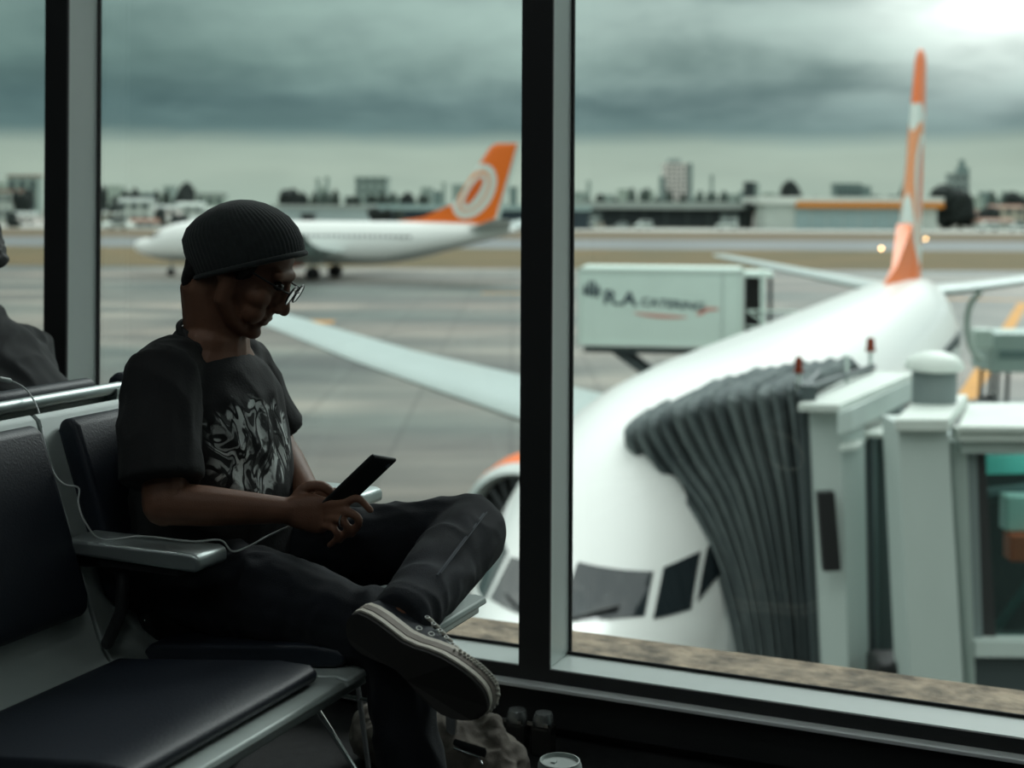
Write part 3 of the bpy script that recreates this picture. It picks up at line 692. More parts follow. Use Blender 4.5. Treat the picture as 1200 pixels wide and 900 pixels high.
# cab walls
def wall(name, pts, m, th=.12):     # pts: (px, py_top, py_bottom, d) corners along the wall
    mb = MB(); f = []; bk = []
    top = [bl(p[0], p[1], p[3]) for p in pts]; bot = [bl(p[4] if len(p) > 4 else p[0], p[2], p[3]) for p in pts]
    n = len(pts); off = Vector((0, th, 0)); vs = top + bot + [p + off for p in top] + [p + off for p in bot]; fs = []
    for i in range(n - 1): fs += [(i, i + 1, n + i + 1, n + i), (2 * n + i, 3 * n + i, 3 * n + i + 1, 2 * n + i + 1), (i, 2 * n + i, 2 * n + i + 1, i + 1), (n + i, n + i + 1, 3 * n + i + 1, 3 * n + i)]
    fs += [(0, n, 3 * n, 2 * n), (n - 1, 3 * n - 1, 4 * n - 1, 2 * n - 1)]
    return mb.add(vs, fs).build(name, m, B)
wall('cab_panel', [(950, 476, 900, 12.3, 972), (986, 480, 900, 12.1, 1000)], BRW)
wall('cab_panel', [(987, 494, 900, 12.08, 1001), (1014, 500, 900, 12.35, 1024)], BRW)
wall('recess_panel', [(1012, 505, 900, 12.6, 1022), (1030, 508, 900, 13.1, 1036), (1056, 506, 900, 13.0, 1060)], BRK)
wall('recess_strip', [(1017, 512, 900, 12.5, 1026), (1024, 512, 900, 12.5, 1032)], BRD, .06)
wall('cab_window', [(960, 578, 670, 12.0, 968), (980, 577, 669, 11.95, 988)], DARKI, .1)
# cab roof slabs
def slab(name, pts, th, m, mm=None):
    top = [bl(*p) for p in pts]; n = len(top); vs = top + [p - Vector((0, 0, th)) for p in top]
    MB().add(vs, [tuple(range(n)), tuple(range(2 * n - 1, n - 1, -1))] + [((i + 1) % n, i, n + i, n + (i + 1) % n) for i in range(n)]).build(name, m, B, bevel=.012)
slab('cab_roof', [(936, 473, 12.2), (984, 474, 11.9), (1072, 437, 14.6), (1010, 434, 15.0)], .07, BRR)
slab('cab_roof', [(982, 484, 11.85), (1000, 478, 11.95), (1085, 438, 14.4), (1072, 446, 14.3)], .20, BRW)
slab('gutter', [(984, 523, 11.9), (1008, 521, 12.1), (1040, 486, 13.6), (1020, 486, 13.5)], .05, BRR)
slab('link_roof', [(1014, 506, 12.4), (1056, 508, 12.4), (1062, 490, 13.6), (1020, 490, 13.6)], .05, BRR)
slab('link_roof', [(1034, 478, 13.4), (1060, 480, 13.4), (1062, 470, 14.2), (1036, 470, 14.2)], .30, BRK)
# rotunda column with vent
wall('column_panel', [(1054, 497, 900, 11.4, 1076), (1112, 497, 900, 11.4, 1138)], BRW, .5)
slab('column_roof', [(1050, 491, 11.3), (1113, 491, 11.3), (1135, 462, 13.0), (1078, 464, 13.0)], .10, BRR)
v = bl(1096, 467, 12.4)
MB().lathe([(.19, -.05), (.19, .27), (.17, .3)], 28, Matrix.Translation(v)).build('roof_vent', BRK, B, 40)
MB().lathe([(.20, .245), (.255, .26), (.25, .31), (.2, .37), (.1, .41), (.001, .42)], 28, Matrix.Translation(v)).build('vent_cap', BRR, B, 40)
# tunnel leading to the right
wall('tunnel_post', [(1116, 518, 900, 11.6, 1140), (1134, 518, 900, 11.5, 1150)], BRW, .3)
wall('tunnel_post', [(1134, 524, 900, 11.56, 1150), (1146, 524, 900, 11.56, 1160)], BRK, .2)
slab('tunnel_roof', [(1124, 499, 11.3), (1420, 501, 11.3), (1420, 470, 13.6), (1136, 472, 13.6)], .05, BRR)
wall('roof_fascia', [(1126, 503, 517, 11.35), (1420, 505, 519, 11.35)], BRR, .2)
wall('roof_rail', [(1128, 519, 531, 11.45), (1420, 521, 533, 11.45)], BRW, .2)
wall('sill_rail', [(1146, 752, 770, 11.45), (1420, 754, 772, 11.45)], BRW, .2)
wall('tunnel_base', [(1140, 772, 960, 11.55), (1420, 774, 960, 11.55)], BRD, .5)
wall('tunnel_rear_wall', [(1120, 500, 900, 13.6), (1420, 500, 900, 13.6)], mat('tunnel_inside', C(26, 34, 36), .7))
wall('window_frame', [(1140, 530, 752, 11.6, 1156), (1156, 530, 752, 11.6, 1170)], DARKM, .08)
pg = glass_mat('bridge_glass', (.74, .93, .90), 1.2)
MB().box((L(1150, 11.62) - O.x, 11.62 - O.y, ZZ(1180, 752, 11.62)), (L(1420, 11.62) - O.x, 11.64 - O.y, ZZ(1180, 531, 11.62))).build('pane', pg, B)
TEALP = mat('teal_panel', C(90, 176, 168), .5)
wall('inside_panel', [(1158, 534, 556, 13.2), (1330, 530, 552, 13.2)], TEALP, .05)
a, b = bl(1162, 748, 12.6), bl(1240, 640, 12.6); MB().tube([a, b], .045, 8).build('inside_handrail', mat('teal_steel', C(52, 78, 78), .4, .3), B)
a, b = bl(1196, 700, 12.7), bl(1330, 700, 12.7); MB().tube([a, b], .03, 8).build('inside_handrail', MATS['teal_steel'], B)
a, b = bl(1160, 580, 12.9), bl(1330, 560, 12.9); MB().tube([a, b], .07, 8).build('inside_duct', BRD, B)
MB().box((-.18, -.1, -.16), (.18, .1, .16), Matrix.Translation(bl(1200, 600, 12.7))).build('inside_cabinet', CW, B, bevel=.02)
MB().box((-.14, -.1, -.12), (.14, .1, .12), Matrix.Translation(bl(1200, 640, 12.6))).build('inside_orange_box', mat('orange_red', C(200, 78, 40), .5), B, bevel=.02)
ll = light('tunnel_fill', 'POINT', (0, 0, 0), (0, 0, 0), 13, (.85, 1, .97), shadow_soft_size=.15); ll.parent = B; ll.location = bl(1290, 545, 12.5)  # added fill light, brightens what shows through the tunnel pane
# roof rails and the beacons
for (x0, y0, d0), (x1, y1, d1) in (((946, 456, 12.4), (1024, 430, 14.9)), ((938, 462, 12.35), (960, 438, 13.0))):
    MB().tube([bl(x0, y0, d0), bl(x1, y1, d1)], .035, 8).build('roof_rail_bar', BRD, B)
for x, y0, y1, d in ((937, 456, 432, 12.5), (1021, 430, 410, 14.8), (993, 448, 418, 13.8)):
    a = bl(x, y0, d); bt = bl(x, y1, d); MB().tube([a, bt], .022, 8).build('beacon_post', BRW, B)
for x, y, d, r in ((937, 429, 12.5, .034), (1021, 405, 14.8, .042)):
    c = bl(x, y, d); q = MB().lathe([(r * 1.3, -.06), (r * 1.3, -.03), (r, -.03), (r, .06), (r * .6, .085), (.001, .09)], 16, Matrix.Translation(c)).build('beacon', AMBER, B, 40)
# undercarriage down to the apron
for x in (.35, 1.1): MB().box((x - .14, 1.0, .9), (x + .14, 1.3, 3.2)).build('lift_column', BRD, B)
MB().box((-.1, .95, .75), (1.55, 1.35, 1.0)).build('bogie_beam', BRD, B)
for x in (.0, 1.45): MB().lathe([(.2, -.18), (.45, -.17), (.5, -.1), (.5, .1), (.45, .17), (.2, .18)], 20, Matrix.Translation((x, 1.15, .5)) @ Matrix.Rotation(math.pi / 2, 4, 'Y')).build('wheel', TYRE, B, 40)
MB().prism([(-.75, .35), (-.45, .15), (.5, .5), (.55, 1.3), (3.0, 1.2), (3.2, 3.4), (.4, 3.4)], 2.62, 2.74).build('cab_floor', BRD, B)
MB().prism([(.9, -.4), (9.0, -.4), (9.0, 1.6), (.9, 1.6)], 2.62, 2.74).build('tunnel_floor', BRD, B)
for x in (4.2, 8.0): MB().lathe([(.26, 0), (.26, 2.7)], 18, Matrix.Translation((x, .6, 0))).build('pedestal', BRW, B, 40)
# grey cover at the foot of the recess
k = bl(1066, 790, 11.9); MB().box((-.28, -.1, -1.2), (.05, .3, .12), Matrix.Translation(k)).build('drive_cover', DARKI, B, bevel=.04)

# catering truck, box raised on a scissor lift
T = site('catering_truck', 'white catering truck, lettered box raised on a scissor lift behind the near airliner', 'truck', L(776, 41), 41.0, -math.radians(9))
bz0, bz1 = 3.38, 5.60; bw = 2.36
CWH = mat('truck_box_white', C(212, 230, 222), .45, var=.05, scale=1)
MB().box((-bw + .06, -1.1, bz0 + .05), (bw - .06, 1.1, bz1 - .04)).build('cargo_box', CWH, T)
fr = MB()
for z in (bz0, bz1 - .09): fr.box((-bw, -1.14, z), (bw, -1.06, z + .09)); fr.box((-bw, 1.06, z), (bw, 1.14, z + .09))
for x in (-bw, bw - .09):
    for y in (-1.14, 1.05): fr.box((x, y, bz0), (x + .09, y + .09, bz1))
fr.build('box_trim', mat('truck_trim', C(206, 218, 212), .4), T)
MB().box((-bw + .1, -1.0, bz1 - .05), (bw - .1, 1.0, bz1 + .02)).build('box_roof', CWH, T)
MB().box((1.75, -1.118, bz0 + .1), (1.77, -1.09, bz1 - .1)).build('panel_joint', GY, T)
MB().box((-bw + .2, -1.0, bz0 - .2), (bw, 1.0, bz0)).build('sub_frame', BRD, T)
INK = mat('letter_blue_black', C(42, 60, 72), .5); RED = mat('swoosh_red', C(206, 140, 128), .5)
def text(body, size, x, z, m, shear=0.0, sx=1.0, bold=.0):
    cu = bpy.data.curves.new('lettering', 'FONT'); cu.body = body; cu.size = size; cu.extrude = .006; cu.shear = shear; cu.offset = bold
    o = bpy.data.objects.new('lettering', cu); COL.objects.link(o); bpy.context.view_layer.update()
    me = bpy.data.meshes.new_from_object(o.evaluated_get(bpy.context.evaluated_depsgraph_get())); bpy.data.objects.remove(o); me.materials.clear(); me.materials.append(m)
    q = bpy.data.objects.new('lettering', me); COL.objects.link(q); q.parent = T; q.location = (x, -1.106, z); q.rotation_euler = (math.pi / 2, math.radians(4.0), 0); q.scale = (sx, 1, 1)
    return q
text('R.A', .56, -1.62, 4.60, INK, 0, 1.15, .015); text('CATERING', .33, -.56, 4.56, INK, .12, 1.13, .008)
em = MB()
for k in range(4): em.box((-2.16 + k * .12, -1.112, 4.82 - .02 * k), (-2.08 + k * .12, -1.1, 5.12 + (.12 if k in (1, 2) else 0)))
em.box((-2.2, -1.112, 4.90), (-1.66, -1.1, 4.97)); em.build('emblem', INK, T)
sw = MB(); N = 16; up, dn = [], []
for k in range(N + 1):
    u = k / N; x = -.75 + 1.55 * u; z = 4.34 - .22 * u + .13 * u * u; th = .05 * math.sin(math.pi * min(1, u * 1.02)) ** .6 + .006
    up.append((x, -1.108, z + th)); dn.append((x, -1.108, z - th))
sw.add(up + dn, [(k, k + 1, N + 2 + k, N + 1 + k) for k in range(N)]); sw.build('swoosh', RED, T)
MB().add([(1.1, -1.108, 4.28), (1.4, -1.108, 4.44), (1.62, -1.108, 4.44), (1.66, -1.108, 4.52), (1.3, -1.108, 4.54), (1.02, -1.108, 4.36)], [(0, 1, 2, 3, 4, 5)]).build('swoosh', RED, T)
# scissor arms
for y in (-.75, .75):
    MB().tube([(-1.3, y, bz0 - .15), (1.5, y, 1.25)], .11, 8).build('scissor_arm', BRD, T); MB().tube([(1.5, y + .12, bz0 - .15), (-1.3, y + .12, 1.25)], .11, 8).build('scissor_arm', BRD, T)
MB().tube([(.1, -.8, 2.3), (.1, .8, 2.3)], .08, 8).build('scissor_axle', BRD, T)
MB().box((-2.5, -.95, .85), (3.6, .95, 1.15)).build('chassis', BRD, T)
MB().extr([(2.5, .55), (2.5, 2.2), (2.7, 2.65), (3.7, 2.65), (4.15, 1.6), (4.2, .55)], -1.05, 1.05).build('driver_cab', CWH, T, bevel=.06)
MB().extr([(2.75, 1.65), (2.85, 2.45), (3.62, 2.45), (3.98, 1.65)], -1.07, 1.07).build('cab_glass', WINM, T)
for x in (-1.6, 3.2):
    for y in (-.95, .95): MB().lathe([(.2, -.14), (.44, -.14), (.48, -.08), (.48, .08), (.44, .14), (.2, .14)], 18, Matrix.Translation((x, y, .48)) @ Matrix.Rotation(math.pi / 2, 4, 'X')).build('wheel', TYRE, T, 40)
# loading platform at the aircraft end
MB().box((bw, -1.0, bz0 + .0), (bw + 1.5, 1.0, bz0 + .1)).build('platform', GY, T)
MB().box((bw + .02, -.85, bz0 + .15), (bw + .08, .85, bz1 - .25)).build('roller_door', DARKI, T)
MB().box((bw + .06, .85, bz0 + .1), (bw + .62, .95, bz1 - .12)).build('rear_screen', DARKI, T)
for x, y in ((bw + .45, -1.0), (bw + .45, .95), (bw + .72, .98)): MB().box((x, y, bz0), (x + .12, y + .1, bz1 - .05)).build('platform_post', CWH if x < bw + .6 else BRD, T)
MB().box((bw, -1.02, bz1 - .2), (bw + .8, 1.05, bz1 - .08)).build('platform_canopy', CWH, T)
for z in (4.0, 4.45):
    MB().tube([(bw + .1, -1.0, z), (bw + 1.45, -1.0, z)], .03, 6).build('guard_rail', CWH, T)
MB().tube([(bw + .1, -1.0, 4.45), (bw + 1.4, -1.0, 3.5)], .03, 6).build('guard_rail', CWH, T); MB().tube([(bw + 1.42, -1.0, 3.4), (bw + 1.42, -1.0, 4.45)], .035, 6).build('guard_rail', CWH, T)
MB().box((bw + 1.0, -.7, bz0 + .1), (bw + 1.7, .2, bz0 + .42)).build('orange_bumper', mat('truck_orange', C(206, 146, 60), .6), T)

# service vehicle right of the near airliner
V = site('service_truck', 'pale grey high-loading service truck on dark legs, right of the near airliner tail', 'truck', L(1190, 48), 48.0)
S2 = mat('service_box_grey', C(170, 192, 186), .45, var=.05, scale=1)
MB().box((-1.15, -1.0, ZZ(1190, 433, 48)), (4.0, 1.0, ZZ(1190, 388, 48))).build('cargo_box', S2, V, bevel=.03)
MB().box((-.9, -1.03, ZZ(1190, 417, 48)), (.1, -.98, ZZ(1190, 407, 48))).build('side_vent', mat('service_vent', C(110, 136, 134), .5), V); MB().box((.2, -1.03, ZZ(1190, 414, 48)), (.4, -.98, ZZ(1190, 407, 48))).build('side_mark', RED, V)
for x in (-.95, -.6, 2.6, 3.4):
    for y in (-.8, .8): MB().tube([(x, y, .05), (x + .1, y, ZZ(1190, 432, 48))], .075, 8).build('leg', BRD, V)
MB().box((-1.2, -.9, .45), (4.2, .9, .75)).build('chassis', BRD, V)
for x in (-.6, 3.3):
    for y in (-.85, .85): MB().lathe([(.2, -.14), (.42, -.14), (.45, -.08), (.45, .08), (.42, .14), (.2, .14)], 16, Matrix.Translation((x, y, .45)) @ Matrix.Rotation(math.pi / 2, 4, 'X')).build('wheel', TYRE, V, 40)
arc = [bl(x, y, d) for x, y, d in ((1148, 343, 46), (1138, 356, 46), (1134, 374, 46), (1135, 394, 46), (1140, 410, 46), (1150, 420, 46))]
off = Vector((O.x - L(1190, 48), O.y - 48.0, 0)); MB().tube(curve_pts([p + off for p in arc], 4),   .10, 10).build('hose_arm', CWH, V, 60)
MB().box((-1.75, -1.3, ZZ(1140, 412, 46)), (-1.15, -.7, ZZ(1140, 388, 46))).build('hose_box', CWH, V, bevel=.08)
# ------------------------------------------------------------------ seating
SHELLP = [(.478, .452), (.486, .458), (.482, .468), (.46, .472), (.30, .452), (.07, .424), (.03, .424), (-.005, .438), (-.03, .475), (-.172, .855), (-.186, .866), (-.196, .858), (-.184, .850), (-.046, .468), (-.015, .425), (.02, .411), (.07, .411), (.30, .439), (.455, .459)]
CUSHP = [(.055, .425), (.30, .453), (.435, .470), (.452, .478), (.455, .492), (.44, .502), (.38, .502), (.22, .482), (.09, .466), (.05, .462), (.035, .445)]
BACKP = [(-.055, .535), (-.165, .830), (-.160, .852), (-.135, .856), (-.118, .842), (-.07, .715), (-.015, .565), (-.015, .535), (-.035, .522)]
def bench(name, label, loc, rz, ys, arms, rear=False):
    o = thing(name, label, 'seat bench', loc, rz, 'back-to-back airport benches')
    y0, y1 = min(ys) - .28, max(ys) + .28
    MB().box((.10, y0 + .1, .30), (.18, y1 - .1, .36)).build('beam', METAL, o, bevel=.006)
    MB().box((.435, y0, .432), (.466, y1, .462)).build('front_rail', METAL, o, bevel=.004)
    for y in ys:
        s = MB().extr(SHELLP, y - .274, y + .274).build('seat_shell', SHELL, o, 40, bevel=.003)
        w = .237
        MB().extr(CUSHP, y - w, y + w).build('seat_cushion', LEATHER, s, 50, bevel=.014, seg=4)
        up = [(x, z + (.028 if rear and z > .8 else 0)) for x, z in BACKP]
        MB().extr(up, y - w, y + w).build('back_cushion', LEATHER, s, 50, bevel=.014, seg=4)
        if rear:
            MB().tube([(-.19, y - .274, .858), (-.19, y + .274, .858)], .014, 10, round_ends=False).build('top_rail', METAL, s, 40)
            for q in (-.268, .245): MB().extr([(-.186, .86), (-.176, .86), (-.04, .47), (-.066, .47), (-.208, .845), (-.208, .86)], y + q, y + q + .022).build('side_rib', METAL, s, 40)
            for q in (-.105, .105): MB().lathe([(.008, 0), (.008, .006), (.001, .008)], 10, Matrix.Translation((-.178, y + q, .812)) @ Matrix.Rotation(-math.pi / 2 - .36, 4, 'Y')).build('bolt', BLACKP, s)
    for y in arms:
        a = MB().extr([(-.075, .632), (-.07, .658), (.205, .660), (.218, .656), (.221, .648), (.221, .632), (.21, .628)], y - .043, y + .043).build('armrest', METAL, o, 40, bevel=.006, seg=3)
        MB().tube([(-.085, y, .61), (-.02, y, .615), (.03, y, .60), (.025, y, .53), (-.005, y, .47)], .012, 8).build('arm_bracket', BLACKP, a, 50)
        MB().box((.0, y - .03, .615), (.17, y + .03, .633)).build('arm_underside', BLACKP, a)
    for y in (y0 + .28, .12):
        l_ = MB().tube([(.277, y, .435), (.277, y, .31), (.325, y, .008)], .0055, 8).build('leg', CHROME, o, 40)
        MB().tube([(.131, y, .312), (.385, y, .008)], .0055, 8).build('leg', CHROME, o, 40)
        MB().tube([(.131, y, .312), (-.08, y, .008)], .0055, 8).build('leg', CHROME, o, 40); MB().tube([(.15, y, .286), (.322, y, .282)], .005, 8).build('leg_brace', CHROME, l_, 40)
    return o
bench('airport_bench', 'front bench of black padded seats on pale grey shells, the beanie wearer sits on it', (-1.66, 2.30, 0), 0, [0, -.555, -1.11], [-.283, .278, -.838])
bench('airport_bench', 'rear bench seen from behind, its bolted pale grey back along the far left', (-2.18, 2.17, 0), math.pi, [0, -.56, .56], [-.84, .84], rear=True)

# ------------------------------------------------------------------ people
def pin(o, root): o.parent = root; o.matrix_parent_inverse = Matrix.Translation(-Vector(root.location)); return o
SKIN = mat('skin_tan', (.225, .108, .066), .5, 0, .4, var=.15, scale=20, bump=.0004, bscale=500)
SHIRT2 = mat('black_cotton', (.017, .018, .019), .9, var=.25, scale=9, bump=.0008, bscale=220)
DENIM = mat('dark_denim', (.011, .014, .020), .85, 0, .3, col2=(.006, .008, .011), scale=7, bump=.0008, bscale=420, sheen=.03)
KNIT = mat('charcoal_knit', (.040, .047, .047), .95, 0, .2, var=.2, scale=60, bump=.0008, bscale=400, sheen=.2)
HAIR = mat('black_hair', (.009, .009, .009), .6)
# printed front of the t-shirt
m = bpy.data.materials.new('printed_black_cotton'); m.use_nodes = True; t = NT(m.node_tree)
tc = t.n('ShaderNodeTexCoord'); sp = t.n('ShaderNodeSeparateXYZ', ins={0: tc.outputs['Object']})
PY, PZ = 2.25, .797
uy = t.m('SUBTRACT', sp.outputs[1], PY); uz = t.m('SUBTRACT', sp.outputs[2], PZ)
cv = t.n('ShaderNodeCombineXYZ', ins={0: t.m('MULTIPLY', uy, 1.5), 1: uz, 2: .37})
n1 = t.n('ShaderNodeTexNoise', ins={'Vector': cv.outputs[0], 'Scale': 8.5, 'Detail': 1.5, 'Distortion': 1.3})
n2 = t.n('ShaderNodeTexNoise', ins={'Vector': cv.outputs[0], 'Scale': 26.0, 'Detail': 3.0, 'Distortion': 1.0})
n3 = t.n('ShaderNodeTexNoise', ins={'Vector': cv.outputs[0], 'Scale': 9.0, 'Detail': 1.0, 'Distortion': .8})
r2 = t.m('SQRT', t.m('ADD', t.m('POWER', t.m('DIVIDE', uy, .125), 2.0), t.m('POWER', t.m('DIVIDE', uz, .112), 2.0)))
inside = t.ramp(t.m('ADD', r2, t.m('MULTIPLY', t.m('SUBTRACT', n3.outputs[0], .5), .9)), [(.80, (1,) * 3), (.92, (0,) * 3)])
strokes = t.ramp(t.m('ABSOLUTE', t.m('SUBTRACT', n1.outputs[0], .5)), [(.0, (1,) * 3), (.034, (.9,) * 3), (.042, (.0,) * 3), (.075, (0,) * 3), (.085, (.62,) * 3), (.125, (.5,) * 3), (.135, (0,) * 3)])
flecks = t.ramp(n2.outputs[0], [(.42, (.08,) * 3), (.52, (1,) * 3)])
front = t.m('GREATER_THAN', sp.outputs[0], -1.60)
k = t.m('MULTIPLY', t.m('MULTIPLY', inside, strokes), t.m('MULTIPLY', flecks, front))
col = t.mix(k, (.017, .018, .019), (.80, .85, .83))
bn = t.n('ShaderNodeTexNoise', ins={'Vector': tc.outputs['Object'], 'Scale': 220.0}); bb = t.n('ShaderNodeBump', ins={'Distance': .0008, 'Height': bn.outputs[0]})
p = t.n('ShaderNodeBsdfPrincipled', ins={0: col, 'Roughness': .85, 'Normal': bb.outputs[0]}); t.n('ShaderNodeOutputMaterial', ins={0: p.outputs[0]})
PRINT = m

def wrinkle(amp, s, st=(1, 1, 1)):
    def f(c, n):
        q = Vector((c.x * s * st[0], c.y * s * st[1], c.z * s * st[2]))
        w = noise.noise(q + Vector((noise.noise(q * .7), noise.noise(q * .7 + Vector((5, 1, 2))), 0)) * 1.2)
        return amp * (1 - abs(w) * 2.4)
    return f
def head_mb(mb, Hm):
    E = lambda c, r, n=16: mb.ell(c, r, Hm, n, 10)
    E((-.006, 0, .030), (.094, .074, .082), 20)
    mb.tube([(.020, 0, .03), (.030, 0, -.03), (.042, 0, -.075), (.052, 0, -.095)], [(.064, .066), (.058, .060), (.044, .046), (.028, .030)], 16, up=(1, 0, 0), mtx=Hm)
    mb.tube([(.078, -.045, .026), (.091, 0, .030), (.078, .045, .026)], [(.011, .012)] * 3, 10, mtx=Hm)          # brow
    mb.tube([(.088, 0, .018), (.100, 0, -.006), (.114, 0, -.030)], [(.009, .009), (.009, .010), (.011, .011)], 10, mtx=Hm)   # nose
    mb.tube([(.070, 0, .012), (.084, 0, -.014), (.094, 0, -.036)], [.016, .017, .015], 10, mtx=Hm)
    E((.115, 0, -.035), (.011, .011, .010)); E((.104, .012, -.038), (.011, .008, .008)); E((.104, -.012, -.038), (.011, .008, .008))
    E((.088, 0, -.050), (.012, .022, .012)); E((.093, 0, -.062), (.011, .024, .0065)); E((.090, 0, -.074), (.011, .021, .0075)); E((.080, 0, -.085), (.012, .02, .01)); E((.080, 0, -.100), (.020, .022, .016))
    for s in (1, -1):
        E((.062, .038 * s, -.030), (.028, .026, .024)); E((.070, .032 * s, -.060), (.022, .024, .026))
        mb.tube([(.002, .060 * s, -.030), (.012, .056 * s, -.066), (.045, .034 * s, -.094), (.068, .014 * s, -.104)], [.020, .019, .017, .014], 10, mtx=Hm)
        mb.tube([(-.010, .068 * s, .006), (-.018, .074 * s, .002), (-.020, .076 * s, -.012), (-.014, .075 * s, -.028), (-.006, .072 * s, -.034)], [.008, .009, .009, .008, .006], 8, mtx=Hm)   # ear
        E((-.012, .071 * s, -.012), (.012, .005, .016))
def tubeW(mb, pts, rad, up=None, n=14, ends=True): mb.tube(pts, rad, n, up, ends)

# ---- the man with the phone
P1 = thing('person', 'person in charcoal beanie, glasses and printed black t-shirt, looking down at a phone', 'person', (-1.70, 2.29, .47))
HY, HP = math.radians(20), math.radians(31)
HR = Matrix.Rotation(HY, 4, 'Z') @ Matrix.Rotation(HP, 4, 'Y')
noseW = at(337.5, 368.5, Y=2.325)
HO = noseW - (HR @ Vector((.125, 0, -.036)))
HM = Matrix.Translation(HO) @ HR
hw = lambda x, y, z: HM @ Vector((x, y, z))
mb = MB(); head_mb(mb, HM)
tubeW(mb, [hw(-.030, 0, -.02), hw(-.034, 0, -.075), (-1.630, 2.29, 1.000), (-1.64, 2.29, .94)], [(.052, .058), (.054, .056), (.060, .062), (.075, .075)], up=(1, 0, 0))
TORSO = [(-1.70, 2.29, .50), (-1.675, 2.29, .62), (-1.655, 2.29, .74), (-1.645, 2.29, .85), (-1.64, 2.29, .92), (-1.63, 2.29, .98)]
tubeW(mb, TORSO, [(.15, .11), (.14, .105), (.145, .105), (.16, .105), (.14, .085), (.08, .06)], up=(1, 0, 0), n=20)
R_el, R_wr = at(193, 590, Y=2.045), at(334, 598, Y=2.165)
L_el, L_wr = at(324, 523, Y=2.52), at(361, 578, Y=2.365)
RS, LS = Vector((-1.625, 2.125, .945)), Vector((-1.668, 2.425, .925))
tubeW(mb, [RS, R_el], [.047, .040]); tubeW(mb, [R_el, R_el.lerp(R_wr, .35), R_wr], [.038, .036, .0235])
tubeW(mb, [LS, L_el], [.047, .040]); tubeW(mb, [L_el, L_el.lerp(L_wr, .35), L_wr], [.039, .037, .025])
def pts(*a): return [at(x, y, Y=Y) for x, y, Y in a]
# right hand: palm towards the phone, thumb over the screen, fingers curled round the lower end
tubeW(mb, [R_wr] + pts((350, 600, 2.175), (368, 602, 2.182), (380, 604, 2.185)), [(.018, .024), (.017, .031), (.016, .036), (.012, .034)], up=(0, 0, 1))
FR = [[(378, 592, 2.182), (402, 590, 2.168), (419, 584, 2.172), (434, 598, 2.178)], [(382, 600, 2.182), (407, 600, 2.162), (421, 610, 2.166), (412, 626, 2.176)],
      [(381, 608, 2.182), (399, 609, 2.160), (407, 620, 2.166), (398, 633, 2.176)], [(377, 616, 2.182), (391, 619, 2.164), (395, 630, 2.170), (386, 639, 2.178)]]
for f, r in zip(FR, (.0088, .0092, .0088, .0076)): tubeW(mb, curve_pts(pts(*f), 4), [r * (1 - .022 * k) for k in range(13)], n=10)
tubeW(mb, curve_pts(pts((344, 592, 2.180), (358, 572, 2.192), (378, 570, 2.200), (392, 581, 2.208)), 4), [.0155, .0145, .0135, .0125, .0118, .0108, .0102, .0104, .0104, .0098, .0092, .0086, .008], n=10)
# left hand behind the phone
tubeW(mb, [L_wr] + pts((372, 588, 2.315), (380, 598, 2.275)), [(.024, .019), (.034, .017), (.034, .014)], up=(0, -1, .3))
for f, r in zip([[(384, 586, 2.285), (393, 585, 2.245), (402, 586, 2.226)], [(383, 594, 2.28), (394, 594, 2.240), (404, 594, 2.222)], [(381, 602, 2.275), (394, 604, 2.235), (403, 603, 2.220)], [(379, 610, 2.27), (391, 613, 2.230), (399, 611, 2.218)]], (.0088, .009, .0086, .0076)):
    tubeW(mb, curve_pts(pts(*f), 4), [r * (1 - .02 * k) for k in range(9)], n=10)
tubeW(mb, curve_pts(pts((368, 580, 2.33), (382, 577, 2.285), (396, 577, 2.25)), 4), [.013, .0125, .012, .011, .0105, .010, .0095, .009, .0082], n=10)
# legs under the cloth, one body
heel, toe = at(403, 732, Y=2.02), at(565, 832, Y=2.0)
T_ = (toe - heel).normalized(); U_ = Vector((-.18, .93, .30)); U_ = (U_ - T_ * U_.dot(T_)).normalized(); Yv = U_.cross(T_)
Mx = Matrix.Translation(heel + T_ * .078) @ Matrix((T_, Yv, U_)).transposed().to_4x4() @ Matrix.Scale(.97, 4)
R_hip, R_kn, R_an = Vector((-1.68, 2.205, .555)), Vector((-1.145, 2.125, .520)), Vector((-1.06, 2.10, .09))
L_hip, L_kn, L_an = Vector((-1.68, 2.375, .545)), Vector((-1.182, 2.505, .612)), Mx @ Vector((-.022, 0, .105))
tubeW(mb, [(-1.70, 2.19, .56), (-1.70, 2.39, .56)], .085)
tubeW(mb, [R_hip, R_kn], [.070, .048]); tubeW(mb, [R_kn, R_kn.lerp(R_an, .3), R_an], [.048, .046, .032])
tubeW(mb, [L_hip, L_kn], [.070, .048]); tubeW(mb, [L_kn, L_kn.lerp(L_an, .3), L_an, Mx @ Vector((-.02, 0, .05))], [.048, .046, .032, .03]); tubeW(mb, [Mx @ Vector((-.04, 0, .045)), Mx @ Vector((.06, 0, .038)), Mx @ Vector((.15, 0, .03))], [.026, .024, .018])
body = pin(remesh('body', mb, .0036, SKIN, None, 3), P1)
